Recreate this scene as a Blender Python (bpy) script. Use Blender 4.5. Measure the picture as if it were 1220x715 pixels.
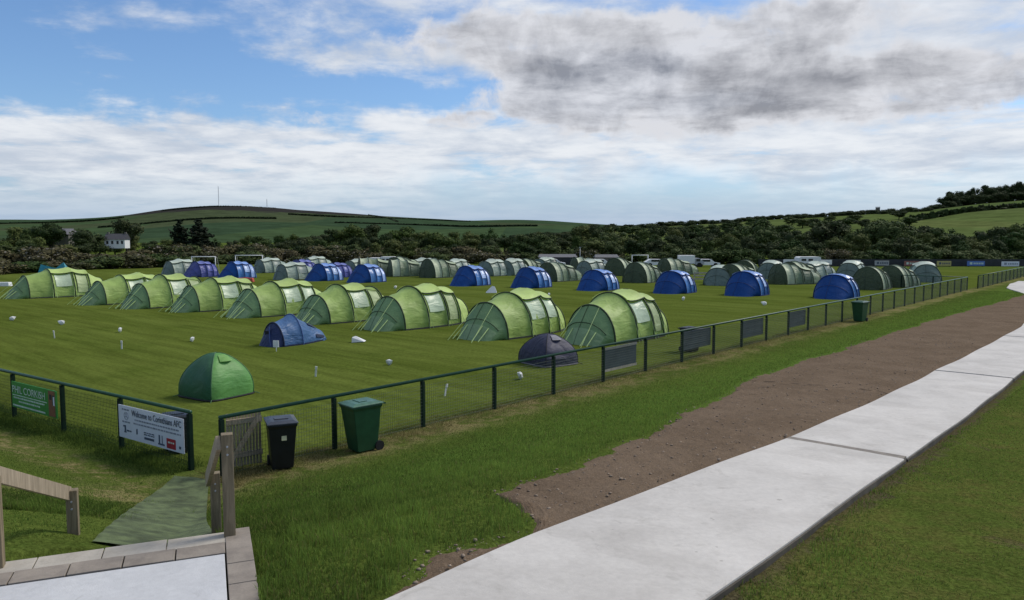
import bpy, math, random
import numpy as np

# ------------------------------------------------------------------ clearing
for o in list(bpy.data.objects):
    bpy.data.objects.remove(o, do_unlink=True)
SC = bpy.context.scene
COL = SC.collection
R = math.radians
rng = np.random.default_rng(7)
random.seed(7)

# ------------------------------------------------------------------ camera
CAM_H = 4.3
TILT = math.atan((357.5 - 284) / 900.0)
cam_d = bpy.data.cameras.new('camera')
cam_d.sensor_width = 36.0
cam_d.lens = 36.0 * 900 / 1220
cam_d.clip_start = 0.05
cam_d.clip_end = 20000
cam = bpy.data.objects.new('camera', cam_d)
cam.location = (0, 0, CAM_H)
cam.rotation_euler = (math.pi / 2 - TILT, 0, 0)
COL.objects.link(cam)
SC.camera = cam

# ------------------------------------------------------------------ colour management
SC.view_settings.view_transform = 'Standard'
SC.view_settings.look = 'None'
SC.view_settings.gamma = 1.0
SC.view_settings.exposure = 0.12
SC.view_settings.use_curve_mapping = False

SUN_AZ = 62.0      # degrees to the right of the view direction
SUN_EL = 48.0

# ------------------------------------------------------------------ node helper
class NB:
    """small wrapper to write node graphs as expressions"""
    def __init__(self, nt):
        self.nt = nt
    def n(self, t, **kw):
        nd = self.nt.nodes.new(t)
        for k, v in kw.items():
            setattr(nd, k, v)
        return nd
    def put(self, sock, v):
        if v is None:
            return
        if hasattr(v, 'is_output') or isinstance(v, bpy.types.NodeSocket):
            self.nt.links.new(v, sock)
        else:
            if isinstance(v, (tuple, list)) and len(v) == 3 and sock.type == 'RGBA':
                v = tuple(v) + (1,)
            sock.default_value = v
    def m(self, op, a, b=None, c=None, clamp=False):
        nd = self.n('ShaderNodeMath', operation=op)
        nd.use_clamp = clamp
        self.put(nd.inputs[0], a)
        if b is not None: self.put(nd.inputs[1], b)
        if c is not None: self.put(nd.inputs[2], c)
        return nd.outputs[0]
    def v(self, op, a, b=None, scale=None):
        nd = self.n('ShaderNodeVectorMath', operation=op)
        self.put(nd.inputs[0], a)
        if b is not None: self.put(nd.inputs[1], b)
        if scale is not None: self.put(nd.inputs['Scale'], scale)
        return nd.outputs['Value'] if op in ('DOT_PRODUCT', 'LENGTH', 'DISTANCE') else nd.outputs[0]
    def noise(self, vec, scale, detail=4, rough=.55, dist=0., out=0):
        nd = self.n('ShaderNodeTexNoise')
        self.put(nd.inputs['Vector'], vec)
        nd.inputs['Scale'].default_value = scale
        nd.inputs['Detail'].default_value = detail
        nd.inputs['Roughness'].default_value = rough
        nd.inputs['Distortion'].default_value = dist
        return nd.outputs[out]
    def ramp(self, x, a, b, lo=0., hi=1., smooth=True):
        nd = self.n('ShaderNodeMapRange')
        nd.interpolation_type = 'SMOOTHSTEP' if smooth else 'LINEAR'
        self.put(nd.inputs[0], x)
        for i, q in zip((1, 2, 3, 4), (a, b, lo, hi)):
            self.put(nd.inputs[i], q)
        return nd.outputs[0]
    def mix(self, f, a, b, mode='MIX'):
        nd = self.n('ShaderNodeMix', data_type='RGBA', blend_type=mode)
        self.put(nd.inputs[0], f)
        self.put(nd.inputs[6], a)
        self.put(nd.inputs[7], b)
        return nd.outputs[2]
    def xyz(self, x, y, z):
        nd = self.n('ShaderNodeCombineXYZ')
        for i, q in enumerate((x, y, z)): self.put(nd.inputs[i], q)
        return nd.outputs[0]
    def sep(self, v):
        nd = self.n('ShaderNodeSeparateXYZ')
        self.put(nd.inputs[0], v)
        return nd.outputs

# ------------------------------------------------------------------ world: Nishita sky with procedural cloud
world = bpy.data.worlds.new('World')
SC.world = world
world.use_nodes = True
wt = world.node_tree
wt.nodes.clear()
W = NB(wt)
sky = W.n('ShaderNodeTexSky', sky_type='NISHITA')
sky.sun_disc = False
sky.sun_elevation = R(SUN_EL)
sky.sun_rotation = R(SUN_AZ)
sky.air_density = 1.0
sky.dust_density = 0.6
sky.ozone_density = 2.0
SKY_STRENGTH = 0.1
K = 1 / SKY_STRENGTH
dvec = W.n('ShaderNodeTexCoord').outputs['Generated']
dvec = W.v('NORMALIZE', dvec)
dx, dy, dz = W.sep(dvec)
az = W.m('MULTIPLY', W.m('ARCTAN2', dx, dy), 180 / math.pi)
el = W.m('MULTIPLY', W.m('ARCSINE', dz), 180 / math.pi)
zz = W.m('ADD', W.m('MAXIMUM', dz, 0.0), 0.11)
P = W.xyz(W.m('DIVIDE', dx, zz), W.m('DIVIDE', dy, zz), 0.0)      # flat cloud deck
AE = W.xyz(az, el, 0.0)
warp = W.v('SUBTRACT', W.noise(AE, .13, 5, .6, out=1), (.5, .5, .5))
AEw = W.v('ADD', AE, W.v('MULTIPLY', warp, (13, 5.5, 0)))
def blob(a0, e0, ra, re, soft=.6, warped=True):
    q = W.v('DIVIDE', W.v('SUBTRACT', AEw if warped else AE, (a0, e0, 0)), (ra, re, 1))
    return W.ramp(W.v('LENGTH', q), 1 + soft * .5, 1 - soft * .5)
def addall(*l):
    r = l[0]
    for q in l[1:]: r = W.m('ADD', r, q)
    return r
azw, elw, _ = W.sep(AEw)
nA = W.noise(P, 1.1, 9, .60, .3)
nB = W.noise(P, 2.6, 8, .62, .2)
nC = W.noise(W.v('ADD', P, (11.3, 4.1, 0)), .55, 7, .58, .4)
nD = W.noise(AE, .30, 7, .62, .5)
# high white sheet: a bank near the horizon all the way round, broken above
band = W.m('MULTIPLY', W.ramp(elw, 10.5, 7.0), .34)
hole = W.m('MULTIPLY', blob(-22, 13.0, 27, 5.0, .7), -.13)
cirA = W.m('MULTIPLY', blob(-29, 14.2, 8, 1.6, 1.3), .13)
cirB = W.m('MULTIPLY', blob(-28, 11.8, 3, 1.0, 1.3), .13)
cirC = W.m('MULTIPLY', blob(-8, 12.2, 9, 1.5, 1.1), .26)
cirD = W.m('MULTIPLY', blob(-6, 15.6, 14, 3.0, 1.1), .26)
cirE = W.m('MULTIPLY', blob(24, 13.5, 16, 4.6, 1.0), .28)
over = W.m('MULTIPLY', W.ramp(el, 19, 34), .15)  # unseen cloud overhead, added to take blue out of the light
covW = addall(nA, over, W.m('MULTIPLY', W.m('SUBTRACT', nB, .5), .5), band, hole, cirA, cirB, cirC, cirD, cirE)
mW = W.ramp(covW, .52, .80)
veil = W.m('MULTIPLY', W.ramp(el, 5.0, .8), .84)          # clear blue-grey gap just over the land
gap = W.m('MULTIPLY', blob(9, 1.9, 26, 2.7, 1.1), .80)
mW = W.m('MULTIPLY', mW, W.m('SUBTRACT', 1.0, W.m('MAXIMUM', veil, gap)))
toneW = W.ramp(W.m('ADD', W.m('MULTIPLY', nB, .6), W.m('MULTIPLY', nC, .5)), .40, .68)
colW = W.mix(toneW, (.50 * K, .555 * K, .645 * K), (.78 * K, .80 * K, .83 * K))
# low grey cumulus
g1 = W.m('MULTIPLY', blob(10, 10.2, 12.5, 3.0, .8), .54)
g2 = W.m('MULTIPLY', blob(28, 9.8, 12, 2.3, .9), .50)
g3 = W.m('MULTIPLY', blob(9, 14.2, 20, 2.4, .9), .50)
g4 = W.m('MULTIPLY', blob(-4.5, 8.2, 2.6, .8, .8), .30)
g5 = W.m('MULTIPLY', blob(-14.5, 8.6, 1.9, .5, .8), .26)
g6 = W.m('MULTIPLY', W.ramp(el, 17, 30), .12)  # more unseen cloud overhead, added for less blue light
covG = addall(W.m('MULTIPLY', nC, .45), W.m('MULTIPLY', nD, .75), g1, g2, g3, g4, g5, g6)
mG = W.ramp(W.m('ADD', covG, W.m('MULTIPLY', W.m('SUBTRACT', nB, .5), .30)), .77, 1.04)
core = W.ramp(W.m('ADD', covG, W.m('MULTIPLY', W.m('SUBTRACT', nB, .5), 1.5)), .82, 1.62)
nD2 = W.noise(W.v('ADD', AE, (1.1, 1.0, 0)), .30, 7, .62, .5)
lit = W.m('MULTIPLY', W.m('SUBTRACT', nD, nD2), 1.5)
core = W.m('SUBTRACT', core, lit, clamp=True)
colG = W.mix(core, (.66 * K, .67 * K, .71 * K), (.25 * K, .26 * K, .295 * K))
skyc = W.mix(1.0, sky.outputs[0], (.84, 1.03, 1.25), 'MULTIPLY')
lowb = W.ramp(el, 6.0, 0.5)
skyc = W.mix(W.m('MULTIPLY', lowb, .96), skyc, (.345 * K, .455 * K, .615 * K))   # pale blue air near the horizon
c1 = W.mix(W.m('MULTIPLY', mW, .95), skyc, colW)
c2 = W.mix(W.m('MULTIPLY', mG, .95), c1, colG)
bg = W.n('ShaderNodeBackground')
W.put(bg.inputs[0], c2)
bg.inputs[1].default_value = SKY_STRENGTH
wt.links.new(bg.outputs[0], W.n('ShaderNodeOutputWorld').inputs[0])

# ------------------------------------------------------------------ sun behind thin cloud
sun_d = bpy.data.lights.new('sun', 'SUN')
sun_d.energy = 2.5
sun_d.angle = R(18)
sun_d.color = (1.0, .93, .82)
sun = bpy.data.objects.new('sun', sun_d)
sun.rotation_euler = (R(90 - SUN_EL), 0, R(-SUN_AZ) + math.pi)
sun.location = (30, 10, 60)
COL.objects.link(sun)

# ================================================================== helpers
def smooth01(a, b, x):
    q = np.clip((x - a) / (b - a), 0, 1)
    return q * q * (3 - 2 * q)

def at(px, py, z=0.0):
    """point of the place at height z seen at a position of the survey photograph"""
    u = (px - 610) / 900.0
    v = (357.5 - py) / 900.0
    r = np.array([u, math.cos(TILT) + v * math.sin(TILT), -math.sin(TILT) + v * math.cos(TILT)])
    k = (z - CAM_H) / r[2]
    return np.array([0, 0, CAM_H]) + k * r

def tag(o, label=None, cat=None, group=None, kind=None):
    if label: o['label'] = label
    if cat: o['category'] = cat
    if group: o['group'] = group
    if kind: o['kind'] = kind
    return o

def empty(name, loc=(0, 0, 0), rz=0.0):
    o = bpy.data.objects.new(name, None)
    o.empty_display_size = .3
    o.location = loc
    o.rotation_euler = (0, 0, rz)
    COL.objects.link(o)
    return o

def link(name, me, parent=None, loc=(0, 0, 0), rot=(0, 0, 0)):
    o = bpy.data.objects.new(name, me)
    o.location = loc
    o.rotation_euler = rot
    if parent is not None: o.parent = parent
    COL.objects.link(o)
    return o

KIDS = {}
def copy_tree(o, parent=None):
    c = o.copy()
    COL.objects.link(c)
    if parent is not None: c.parent = parent
    for ch in list(o.children):
        copy_tree(ch, c)
    return c

def mesh(name, V, F, mat=None, smooth=False):
    me = bpy.data.meshes.new(name)
    me.from_pydata([tuple(map(float, v)) for v in V], [], [tuple(map(int, f)) for f in F])
    if mat: me.materials.append(mat)
    if smooth:
        me.polygons.foreach_set('use_smooth', [True] * len(me.polygons))
    me.update()
    return me

class MB:
    """collects solids into one mesh"""
    def __init__(self):
        self.V = []; self.F = []
    def add(self, V, F):
        b = len(self.V)
        self.V += [tuple(map(float, v)) for v in V]
        self.F += [tuple(int(i) + b for i in f) for f in F]
        return self
    def box(self, c, s, rz=0.0, taper=1.0):
        cx, cy, cz = c; sx, sy, sz = (q / 2 for q in s)
        V = []
        for z, k in ((-sz, taper), (sz, 1.0)):
            for x, y in ((-sx, -sy), (sx, -sy), (sx, sy), (-sx, sy)):
                x *= k; y *= k
                V.append((cx + x * math.cos(rz) - y * math.sin(rz), cy + x * math.sin(rz) + y * math.cos(rz), cz + z))
        return self.add(V, [(3, 2, 1, 0), (4, 5, 6, 7), (0, 1, 5, 4), (1, 2, 6, 5), (2, 3, 7, 6), (3, 0, 4, 7)])
    def bar(self, a, b, w, h, up=(0, 0, 1)):
        """rectangular bar from a to b: w across, h along up"""
        a = np.array(a, float); b = np.array(b, float)
        d = (b - a) / np.linalg.norm(b - a)
        x = np.cross(d, up); x /= np.linalg.norm(x)
        y = np.cross(x, d)
        V = []
        for p in (a, b):
            for i, j in ((-1, -1), (1, -1), (1, 1), (-1, 1)):
                V.append(p + x * i * w / 2 + y * j * h / 2)
        return self.add(V, [(3, 2, 1, 0), (4, 5, 6, 7), (0, 1, 5, 4), (1, 2, 6, 5), (2, 3, 7, 6), (3, 0, 4, 7)])
    def tube(self, pts, r, n=8, caps=True):
        pts = [np.array(p, float) for p in pts]
        rs = r if isinstance(r, (list, tuple)) else [r] * len(pts)
        V = []; F = []
        prev = None
        for i, p in enumerate(pts):
            t = pts[min(i + 1, len(pts) - 1)] - pts[max(i - 1, 0)]
            t /= (np.linalg.norm(t) + 1e-9)
            ref = np.array([0, 0, 1.]) if abs(t[2]) < .9 else np.array([1., 0, 0])
            x = np.cross(t, ref); x /= np.linalg.norm(x)
            if prev is not None and x @ prev < 0 and len(pts) > 2: x = -x
            prev = x
            y = np.cross(t, x)
            for k in range(n):
                a = 2 * math.pi * k / n
                V.append(p + rs[i] * (x * math.cos(a) + y * math.sin(a)))
        for i in range(len(pts) - 1):
            for k in range(n):
                k2 = (k + 1) % n
                F.append((i * n + k, i * n + k2, (i + 1) * n + k2, (i + 1) * n + k))
        if caps:
            F.append(tuple(range(n))[::-1]); F.append(tuple((len(pts) - 1) * n + k for k in range(n)))
        return self.add(V, F)
    def me(self, name, mat, smooth=False, bevel=0.0):
        me = mesh(name, self.V, self.F, mat, smooth)
        if bevel > 0:
            import bmesh
            bm = bmesh.new(); bm.from_mesh(me)
            bmesh.ops.bevel(bm, geom=list(bm.edges), offset=bevel, segments=2, affect='EDGES', profile=.6)
            bm.to_mesh(me); bm.free()
        return me
    def obj(self, name, mat, parent=None, smooth=False, bevel=0.0, loc=(0, 0, 0), rot=(0, 0, 0)):
        return link(name, self.me(name, mat, smooth, bevel), parent, loc, rot)

def grid_faces(nu, nv, flip=False):
    i, j = np.meshgrid(np.arange(nu - 1), np.arange(nv - 1), indexing='ij')
    a = (i * nv + j).ravel()
    q = np.stack([a, a + nv, a + nv + 1, a + 1], 1)
    return q[:, ::-1] if flip else q

def quick_mesh(name, V, F, mat, smooth=True):
    """fast path for big arrays: F is (n,3) or (n,4)"""
    V = np.asarray(V, np.float32); F = np.asarray(F, np.int32)
    me = bpy.data.meshes.new(name)
    me.vertices.add(len(V)); me.vertices.foreach_set('co', V.ravel())
    k = F.shape[1]
    me.loops.add(F.size); me.loops.foreach_set('vertex_index', F.ravel())
    me.polygons.add(len(F))
    me.polygons.foreach_set('loop_start', np.arange(0, F.size, k, dtype=np.int32))
    try:
        me.polygons.foreach_set('loop_total', np.full(len(F), k, np.int32))
    except Exception:
        pass
    me.update(calc_edges=True)
    me.validate()
    if smooth: me.polygons.foreach_set('use_smooth', np.ones(len(me.polygons), bool))
    if mat: me.materials.append(mat)
    return me

def tone_attr(me, tone):
    at_ = me.attributes.new('tone', 'FLOAT', 'POINT')
    at_.data.foreach_set('value', np.asarray(tone, np.float32))

# ================================================================== materials
def material(name):
    m = bpy.data.materials.new(name)
    m.use_nodes = True
    nt = m.node_tree
    nt.nodes.clear()
    b = NB(nt)
    out = b.n('ShaderNodeOutputMaterial')
    pr = b.n('ShaderNodeBsdfPrincipled')
    nt.links.new(pr.outputs[0], out.inputs[0])
    return m, b, pr, out

def plain(name, col, rough=.6, var=.18, scale=6., bump=0.0, bscale=40., metal=0.0, spec=.4):
    m, b, pr, out = material(name)
    co = b.n('ShaderNodeTexCoord').outputs['Object']
    f = b.noise(co, scale, 5, .6)
    k = b.ramp(f, .3, .7, 1 - var, 1 + var)
    c = b.mix(1.0, col, b.xyz(k, k, k), 'MULTIPLY')
    b.put(pr.inputs['Base Color'], c)
    pr.inputs['Roughness'].default_value = rough
    pr.inputs['Metallic'].default_value = metal
    pr.inputs['Specular IOR Level'].default_value = spec
    if bump:
        bn = b.n('ShaderNodeBump')
        bn.inputs['Strength'].default_value = bump
        bn.inputs['Distance'].default_value = .01
        b.put(bn.inputs['Height'], b.noise(co, bscale, 4, .6))
        b.put(pr.inputs['Normal'], bn.outputs[0])
    return m

def fabric(name, col, trans=.22, rough=.5, wr=.5, sheen=0.0, spec=.35, var=.10):
    m, b, pr, out = material(name)
    co = b.n('ShaderNodeTexCoord').outputs['Object']
    rnd = b.n('ShaderNodeObjectInfo').outputs['Random']
    co2 = b.v('ADD', co, b.xyz(b.m('MULTIPLY', rnd, 37.), b.m('MULTIPLY', rnd, 11.), 0.))
    k = b.ramp(b.noise(co2, 1.3, 4, .6), .3, .7, 1 - var, 1 + var)
    k = b.m('MULTIPLY', k, b.ramp(rnd, 0, 1, .93, 1.07, False))
    c = b.mix(1.0, col, b.xyz(k, k, k), 'MULTIPLY')
    b.put(pr.inputs['Base Color'], c)
    pr.inputs['Roughness'].default_value = rough
    pr.inputs['Specular IOR Level'].default_value = spec
    st = b.v('MULTIPLY', co2, (1.2, 3.2, 3.2))
    hgt = b.m('ADD', b.noise(st, .9, 3, .5, .8), b.m('MULTIPLY', b.noise(co2, 7, 3, .5), .15))
    bn = b.n('ShaderNodeBump')
    bn.inputs['Strength'].default_value = wr
    bn.inputs['Distance'].default_value = .18
    b.put(bn.inputs['Height'], hgt)
    b.put(pr.inputs['Normal'], bn.outputs[0])
    if trans > 0:
        tr = b.n('ShaderNodeBsdfTranslucent')
        b.put(tr.inputs[0], c)
        b.put(tr.inputs['Normal'], bn.outputs[0])
        mx = b.n('ShaderNodeMixShader')
        mx.inputs[0].default_value = trans
        b.nt.links.new(pr.outputs[0], mx.inputs[1])
        b.nt.links.new(tr.outputs[0], mx.inputs[2])
        b.nt.links.new(mx.outputs[0], out.inputs[0])
    return m

# plan of the pitch: main rail fence from F1 along D; camera side is +N
F1 = at(400, 535)[:2]
FE = at(1152, 346)[:2]
D = (FE - F1) / np.linalg.norm(FE - F1)
NRM = np.array([D[1], -D[0]])
CC = at(228, 560)[:2]
LL = at(15, 497)[:2]
E_ = (LL - CC) / np.linalg.norm(LL - CC)
N2 = np.array([E_[1], -E_[0]])
if N2 @ (-CC) < 0: N2 = -N2
def ST(s, t):
    p = F1 + NRM * s + D * t
    return p

_tt = np.linspace(-60, 140, 2001)
_zz = np.interp(_tt, [-6, -2, 4.3, 11, 17.4, 24], [1.35, 1.15, .70, .33, .08, .0])
_k = np.hanning(61); _k /= _k.sum()
_zz = np.convolve(np.pad(_zz, 30, 'edge'), _k, 'valid')
def zp(t): return np.interp(t, _tt, _zz)
PL = lambda t: np.interp(t, [-8, -5, -3.2, -.65, 4.4, 18, 35, 45, 61, 69, 76, 100], [7.9, 7.9, 7.78, 7.72, 7.6, 7.15, 7.3, 6.6, 4.3, 1.9, 1.2, .9]) + .008 * np.sin(np.asarray(t) * .9 + 1)
PR = lambda t: np.interp(t, [-8, -4, 4.5, 17.7, 35, 45, 61, 69, 76, 100], [9.98, 9.86, 9.56, 9.26, 9.3, 8.7, 6.6, 4.1, 3.3, 3.0]) + .010 * np.sin(np.asarray(t) * .75 + 2)
_et = [-5.2, -4.7, -4.3, -3.73, -3.3, -3.0, -2.75, -2.5, -2.3, -1.69, -.41, 1.05, 5.37, 8.83, 11.72, 18.1, 22.5, 28.6, 41, 61]
_es = [7.80, 7.6, 7.35, 7.50, 7.72, 7.66, 7.45, 7.05, 6.35, 6.22, 6.14, 5.87, 4.75, 4.05, 3.38, 3.13, 3.15, 3.0, 3.5, 4.2]
def fbm1(t, seed=0):
    t = np.asarray(t, float)
    r = 0
    for i, (f, a) in enumerate(((.7, .5), (1.7, .3), (4.1, .18), (9.3, .11), (21., .07))):
        r = r + a * np.sin(f * t + seed * 1.7 + i * 2.1) * np.sin(f * .63 * t + i)
    return r
def SE(t): return np.interp(t, _et, _es) + .30 * fbm1(t, 3) * smooth01(-5, -1, np.asarray(t))

SLAB_O = np.array([-2.70, 6.92])                 # front right corner of the pale slab
SB = np.array([math.cos(R(22)), math.sin(R(22))])
SA = np.array([-SB[1], SB[0]])
def height(x, y):
    x = np.asarray(x, float); y = np.asarray(y, float)
    s = (x - F1[0]) * NRM[0] + (y - F1[1]) * NRM[1]
    t = (x - F1[0]) * D[0] + (y - F1[1]) * D[1]
    s2 = (x - CC[0]) * N2[0] + (y - CC[1]) * N2[1]
    h1 = zp(t) * smooth01(.5, 7, s)
    h2 = 1.35 * smooth01(.5, 5.5, s2) * (t < 30)
    return np.maximum(h1, h2)
def ground_h(x, y):
    """the turf sheet: below paths, slab and bare soil it drops out of the way"""
    x = np.asarray(x, float); y = np.asarray(y, float)
    h = height(x, y)
    s = (x - F1[0]) * NRM[0] + (y - F1[1]) * NRM[1]
    t = (x - F1[0]) * D[0] + (y - F1[1]) * D[1]
    inside = (t > -9) & (t < 110)
    h = h - .10 * (s > PL(t) - .12) * inside
    soil = (s > SE(t) + .25) & (s < PL(t) + .1) & (t > -5) & (t < 61)
    h = h - .05 * soil
    a = (x - SLAB_O[0]) * SA[0] + (y - SLAB_O[1]) * SA[1]
    b = (x - SLAB_O[0]) * SB[0] + (y - SLAB_O[1]) * SB[1]
    h = np.where((a < .5) & (b < .16) & (a > -6), np.minimum(h, 1.05), h)
    h = np.where((a >= .5) & (a < .95) & (b < -.05) & (b > -1.9), np.minimum(h, .92), h)
    mc = np.clip((y - 8.0) / 5.2, 0, 1)
    mx0 = np.interp(mc, [0, .5, 1], [-4.0, -4.95, -5.8]); on_mat = (np.abs(x - mx0) < .75) & (y > 7.9) & (y < 13.4)
    h = h - .02 * on_mat
    rough = .018 * (np.sin(x * 3.1 + y * 1.3) * np.sin(y * 2.3 - x * .7)) * np.clip(h * 3, 0, 1) * (1 - on_mat)
    return h + rough

_uu = np.linspace(0, 1, 41)
def _sm(v):
    q = np.interp(_uu, np.linspace(0, 1, len(v)), v); k = np.ones(11) / 11
    return np.convolve(np.pad(q, 5, mode='reflect', reflect_type='odd'), k, 'valid')
_mr = ((_uu, _sm([-3.25, -3.72, -4.25, -4.85, -5.40])), (_uu, _sm([8.0, 9.1, 10.2, 11.7, 13.15])))
_ml = ((_uu, _sm([-4.42, -4.84, -5.38, -5.88, -6.10])), (_uu, _sm([7.72, 8.85, 10.3, 11.9, 13.35])))
def sdist(b, pos, origin, nrm):
    return b.v('DOT_PRODUCT', b.v('SUBTRACT', pos, (float(origin[0]), float(origin[1]), 0)), (float(nrm[0]), float(nrm[1]), 0))

def turf_material():
    m, b, pr, out = material('turf')
    pos = b.n('ShaderNodeNewGeometry').outputs['Position']
    s = sdist(b, pos, F1, NRM)
    s2 = sdist(b, pos, CC, N2)
    n1 = b.noise(pos, .55, 6, .62)
    n2 = b.noise(pos, 3.2, 6, .65)
    n3 = b.noise(pos, 22., 4, .65)
    c = b.mix(b.ramp(n1, .32, .68), (.072, .098, .020), (.105, .140, .028))
    c = b.mix(b.ramp(n2, .40, .72), c, (.070, .105, .020))
    lush = b.m('MULTIPLY', b.m('MULTIPLY', b.ramp(s, 1.2, 3.0), b.ramp(s, 6.5, 3.2)), b.ramp(s2, 2.2, .5))
    c = b.mix(b.m('MULTIPLY', lush, b.ramp(n2, .3, .6, .35, .85)), c, (.088, .150, .026))
    # worn, strimmed straw along the fences
    st = b.m('MULTIPLY', b.ramp(b.m('ABSOLUTE', b.m('SUBTRACT', s, .35)), 1.25, .1), b.ramp(b.m('ADD', b.m('MULTIPLY', n2, .6), b.m('MULTIPLY', n1, .5)), .46, .64))
    st2 = b.m('MULTIPLY', b.ramp(b.m('ABSOLUTE', b.m('SUBTRACT', s2, 1.25)), .9, .1), b.ramp(n2, .44, .66))
    st2 = b.m('MULTIPLY', st2, b.ramp(s, 2.5, .5))
    straw = b.m('MAXIMUM', st, st2)
    c = b.mix(b.m('MULTIPLY', straw, .75), c, b.mix(n3, (.16, .125, .055), (.32, .25, .13)))
    # bare earth spots right of the path
    bare = b.m('MULTIPLY', b.ramp(s, 9.4, 10.2), b.ramp(b.noise(pos, .9, 5, .65), .63, .70))
    c = b.mix(b.m('MULTIPLY', bare, .7), c, (.10, .075, .045))
    alg = sdist(b, pos, F1, D)
    sp = b.m('ADD', s, b.m('MULTIPLY', alg, .027))
    eb = b.m('MULTIPLY', b.ramp(sp, 9.3, 9.5), b.ramp(b.m('ADD', sp, b.m('MULTIPLY', b.m('SUBTRACT', n2, .5), .9)), 10.05, 9.8))
    c = b.mix(b.m('MULTIPLY', eb, .85), c, (.085, .065, .042))
    rt = b.m('MULTIPLY', b.ramp(s, 9.2, 10.2), b.ramp(b.m('ADD', b.m('MULTIPLY', n1, .5), b.m('MULTIPLY', n2, .6)), .46, .66))
    c = b.mix(b.m('MULTIPLY', rt, .75), c, (.110, .105, .030))
    k = b.ramp(n3, .25, .75, .55, 1.45)
    c = b.mix(1.0, c, b.xyz(k, k, k), 'MULTIPLY')
    b.put(pr.inputs['Base Color'], c)
    pr.inputs['Roughness'].default_value = .9
    pr.inputs['Specular IOR Level'].default_value = .0
    bn = b.n('ShaderNodeBump')
    bn.inputs['Strength'].default_value = .8
    bn.inputs['Distance'].default_value = .05
    b.put(bn.inputs['Height'], b.m('ADD', b.noise(pos, 30, 4, .7), b.m('MULTIPLY', n2, 1.2)))
    b.put(pr.inputs['Normal'], bn.outputs[0])
    return m

def pitch_material():
    m, b, pr, out = material('mown_pitch')
    pos = b.n('ShaderNodeNewGeometry').outputs['Position']
    along = sdist(b, pos, F1, D)
    across = sdist(b, pos, F1, NRM)
    q = b.xyz(b.m('MULTIPLY', along, .30), b.m('MULTIPLY', across, .045), 0.)
    n1 = b.noise(q, 1.0, 5, .6)
    n2 = b.noise(pos, .35, 6, .65)
    n3 = b.noise(pos, 9., 5, .7)
    n4 = b.noise(b.xyz(b.m('MULTIPLY', along, 1.9), b.m('MULTIPLY', across, .16), 0.), 1.0, 6, .7)
    stripe = b.m('SINE', b.m('MULTIPLY', along, 1.45))
    c = b.mix(b.ramp(n1, .35, .65), (.074, .099, .017), (.099, .127, .025))
    c = b.mix(b.m('MULTIPLY', b.ramp(stripe, -.5, .5), .13), c, (.100, .122, .022))
    c = b.mix(b.m('MULTIPLY', b.ramp(n2, .5, .72), .55), c, (.058, .085, .013))
    k = b.m('MULTIPLY', b.ramp(n3, .25, .75, .74, 1.26), b.ramp(n4, .3, .7, .80, 1.20))
    c = b.mix(1.0, c, b.xyz(k, k, k), 'MULTIPLY')
    b.put(pr.inputs['Base Color'], c)
    pr.inputs['Roughness'].default_value = 1.
    pr.inputs['Specular IOR Level'].default_value = .0
    bn = b.n('ShaderNodeBump')
    bn.inputs['Strength'].default_value = .6
    bn.inputs['Distance'].default_value = .03
    b.put(bn.inputs['Height'], b.noise(pos, 26, 4, .7))
    b.put(pr.inputs['Normal'], bn.outputs[0])
    return m

def blade_material(name, lo, hi):
    m, b, pr, out = material(name)
    t = b.n('ShaderNodeAttribute', attribute_name='tone').outputs['Fac']
    b.put(pr.inputs['Base Color'], b.mix(t, lo, hi))
    pr.inputs['Roughness'].default_value = .8
    pr.inputs['Specular IOR Level'].default_value = .06
    tr = b.n('ShaderNodeBsdfTranslucent')
    b.put(tr.inputs[0], b.mix(t, lo, hi))
    mx = b.n('ShaderNodeMixShader'); mx.inputs[0].default_value = .4
    b.nt.links.new(pr.outputs[0], mx.inputs[1]); b.nt.links.new(tr.outputs[0], mx.inputs[2])
    b.nt.links.new(mx.outputs[0], out.inputs[0])
    return m

def soil_material():
    m, b, pr, out = material('raked_soil')
    pos = b.n('ShaderNodeNewGeometry').outputs['Position']
    n1 = b.noise(pos, .8, 6, .6)
    n2 = b.noise(pos, 9, 6, .7)
    n3 = b.noise(pos, 45, 4, .7)
    c = b.mix(b.ramp(n1, .3, .7), (.124, .091, .063), (.164, .122, .086))
    c = b.mix(b.ramp(n2, .45, .75), c, (.18, .130, .088))
    vo = b.n('ShaderNodeTexVoronoi')
    b.put(vo.inputs['Vector'], pos); vo.inputs['Scale'].default_value = 26
    peb = b.ramp(vo.outputs['Distance'], .22, .12)
    c = b.mix(b.m('MULTIPLY', peb, .5), c, (.23, .18, .135))
    k = b.ramp(n3, .25, .75, .75, 1.25)
    c = b.mix(1.0, c, b.xyz(k, k, k), 'MULTIPLY')
    b.put(pr.inputs['Base Color'], c)
    pr.inputs['Roughness'].default_value = 1.
    pr.inputs['Specular IOR Level'].default_value = .0
    bn = b.n('ShaderNodeBump')
    bn.inputs['Strength'].default_value = .7
    bn.inputs['Distance'].default_value = .03
    b.put(bn.inputs['Height'], b.m('ADD', n2, b.m('MULTIPLY', n3, .6)))
    b.put(pr.inputs['Normal'], bn.outputs[0])
    return m

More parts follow.
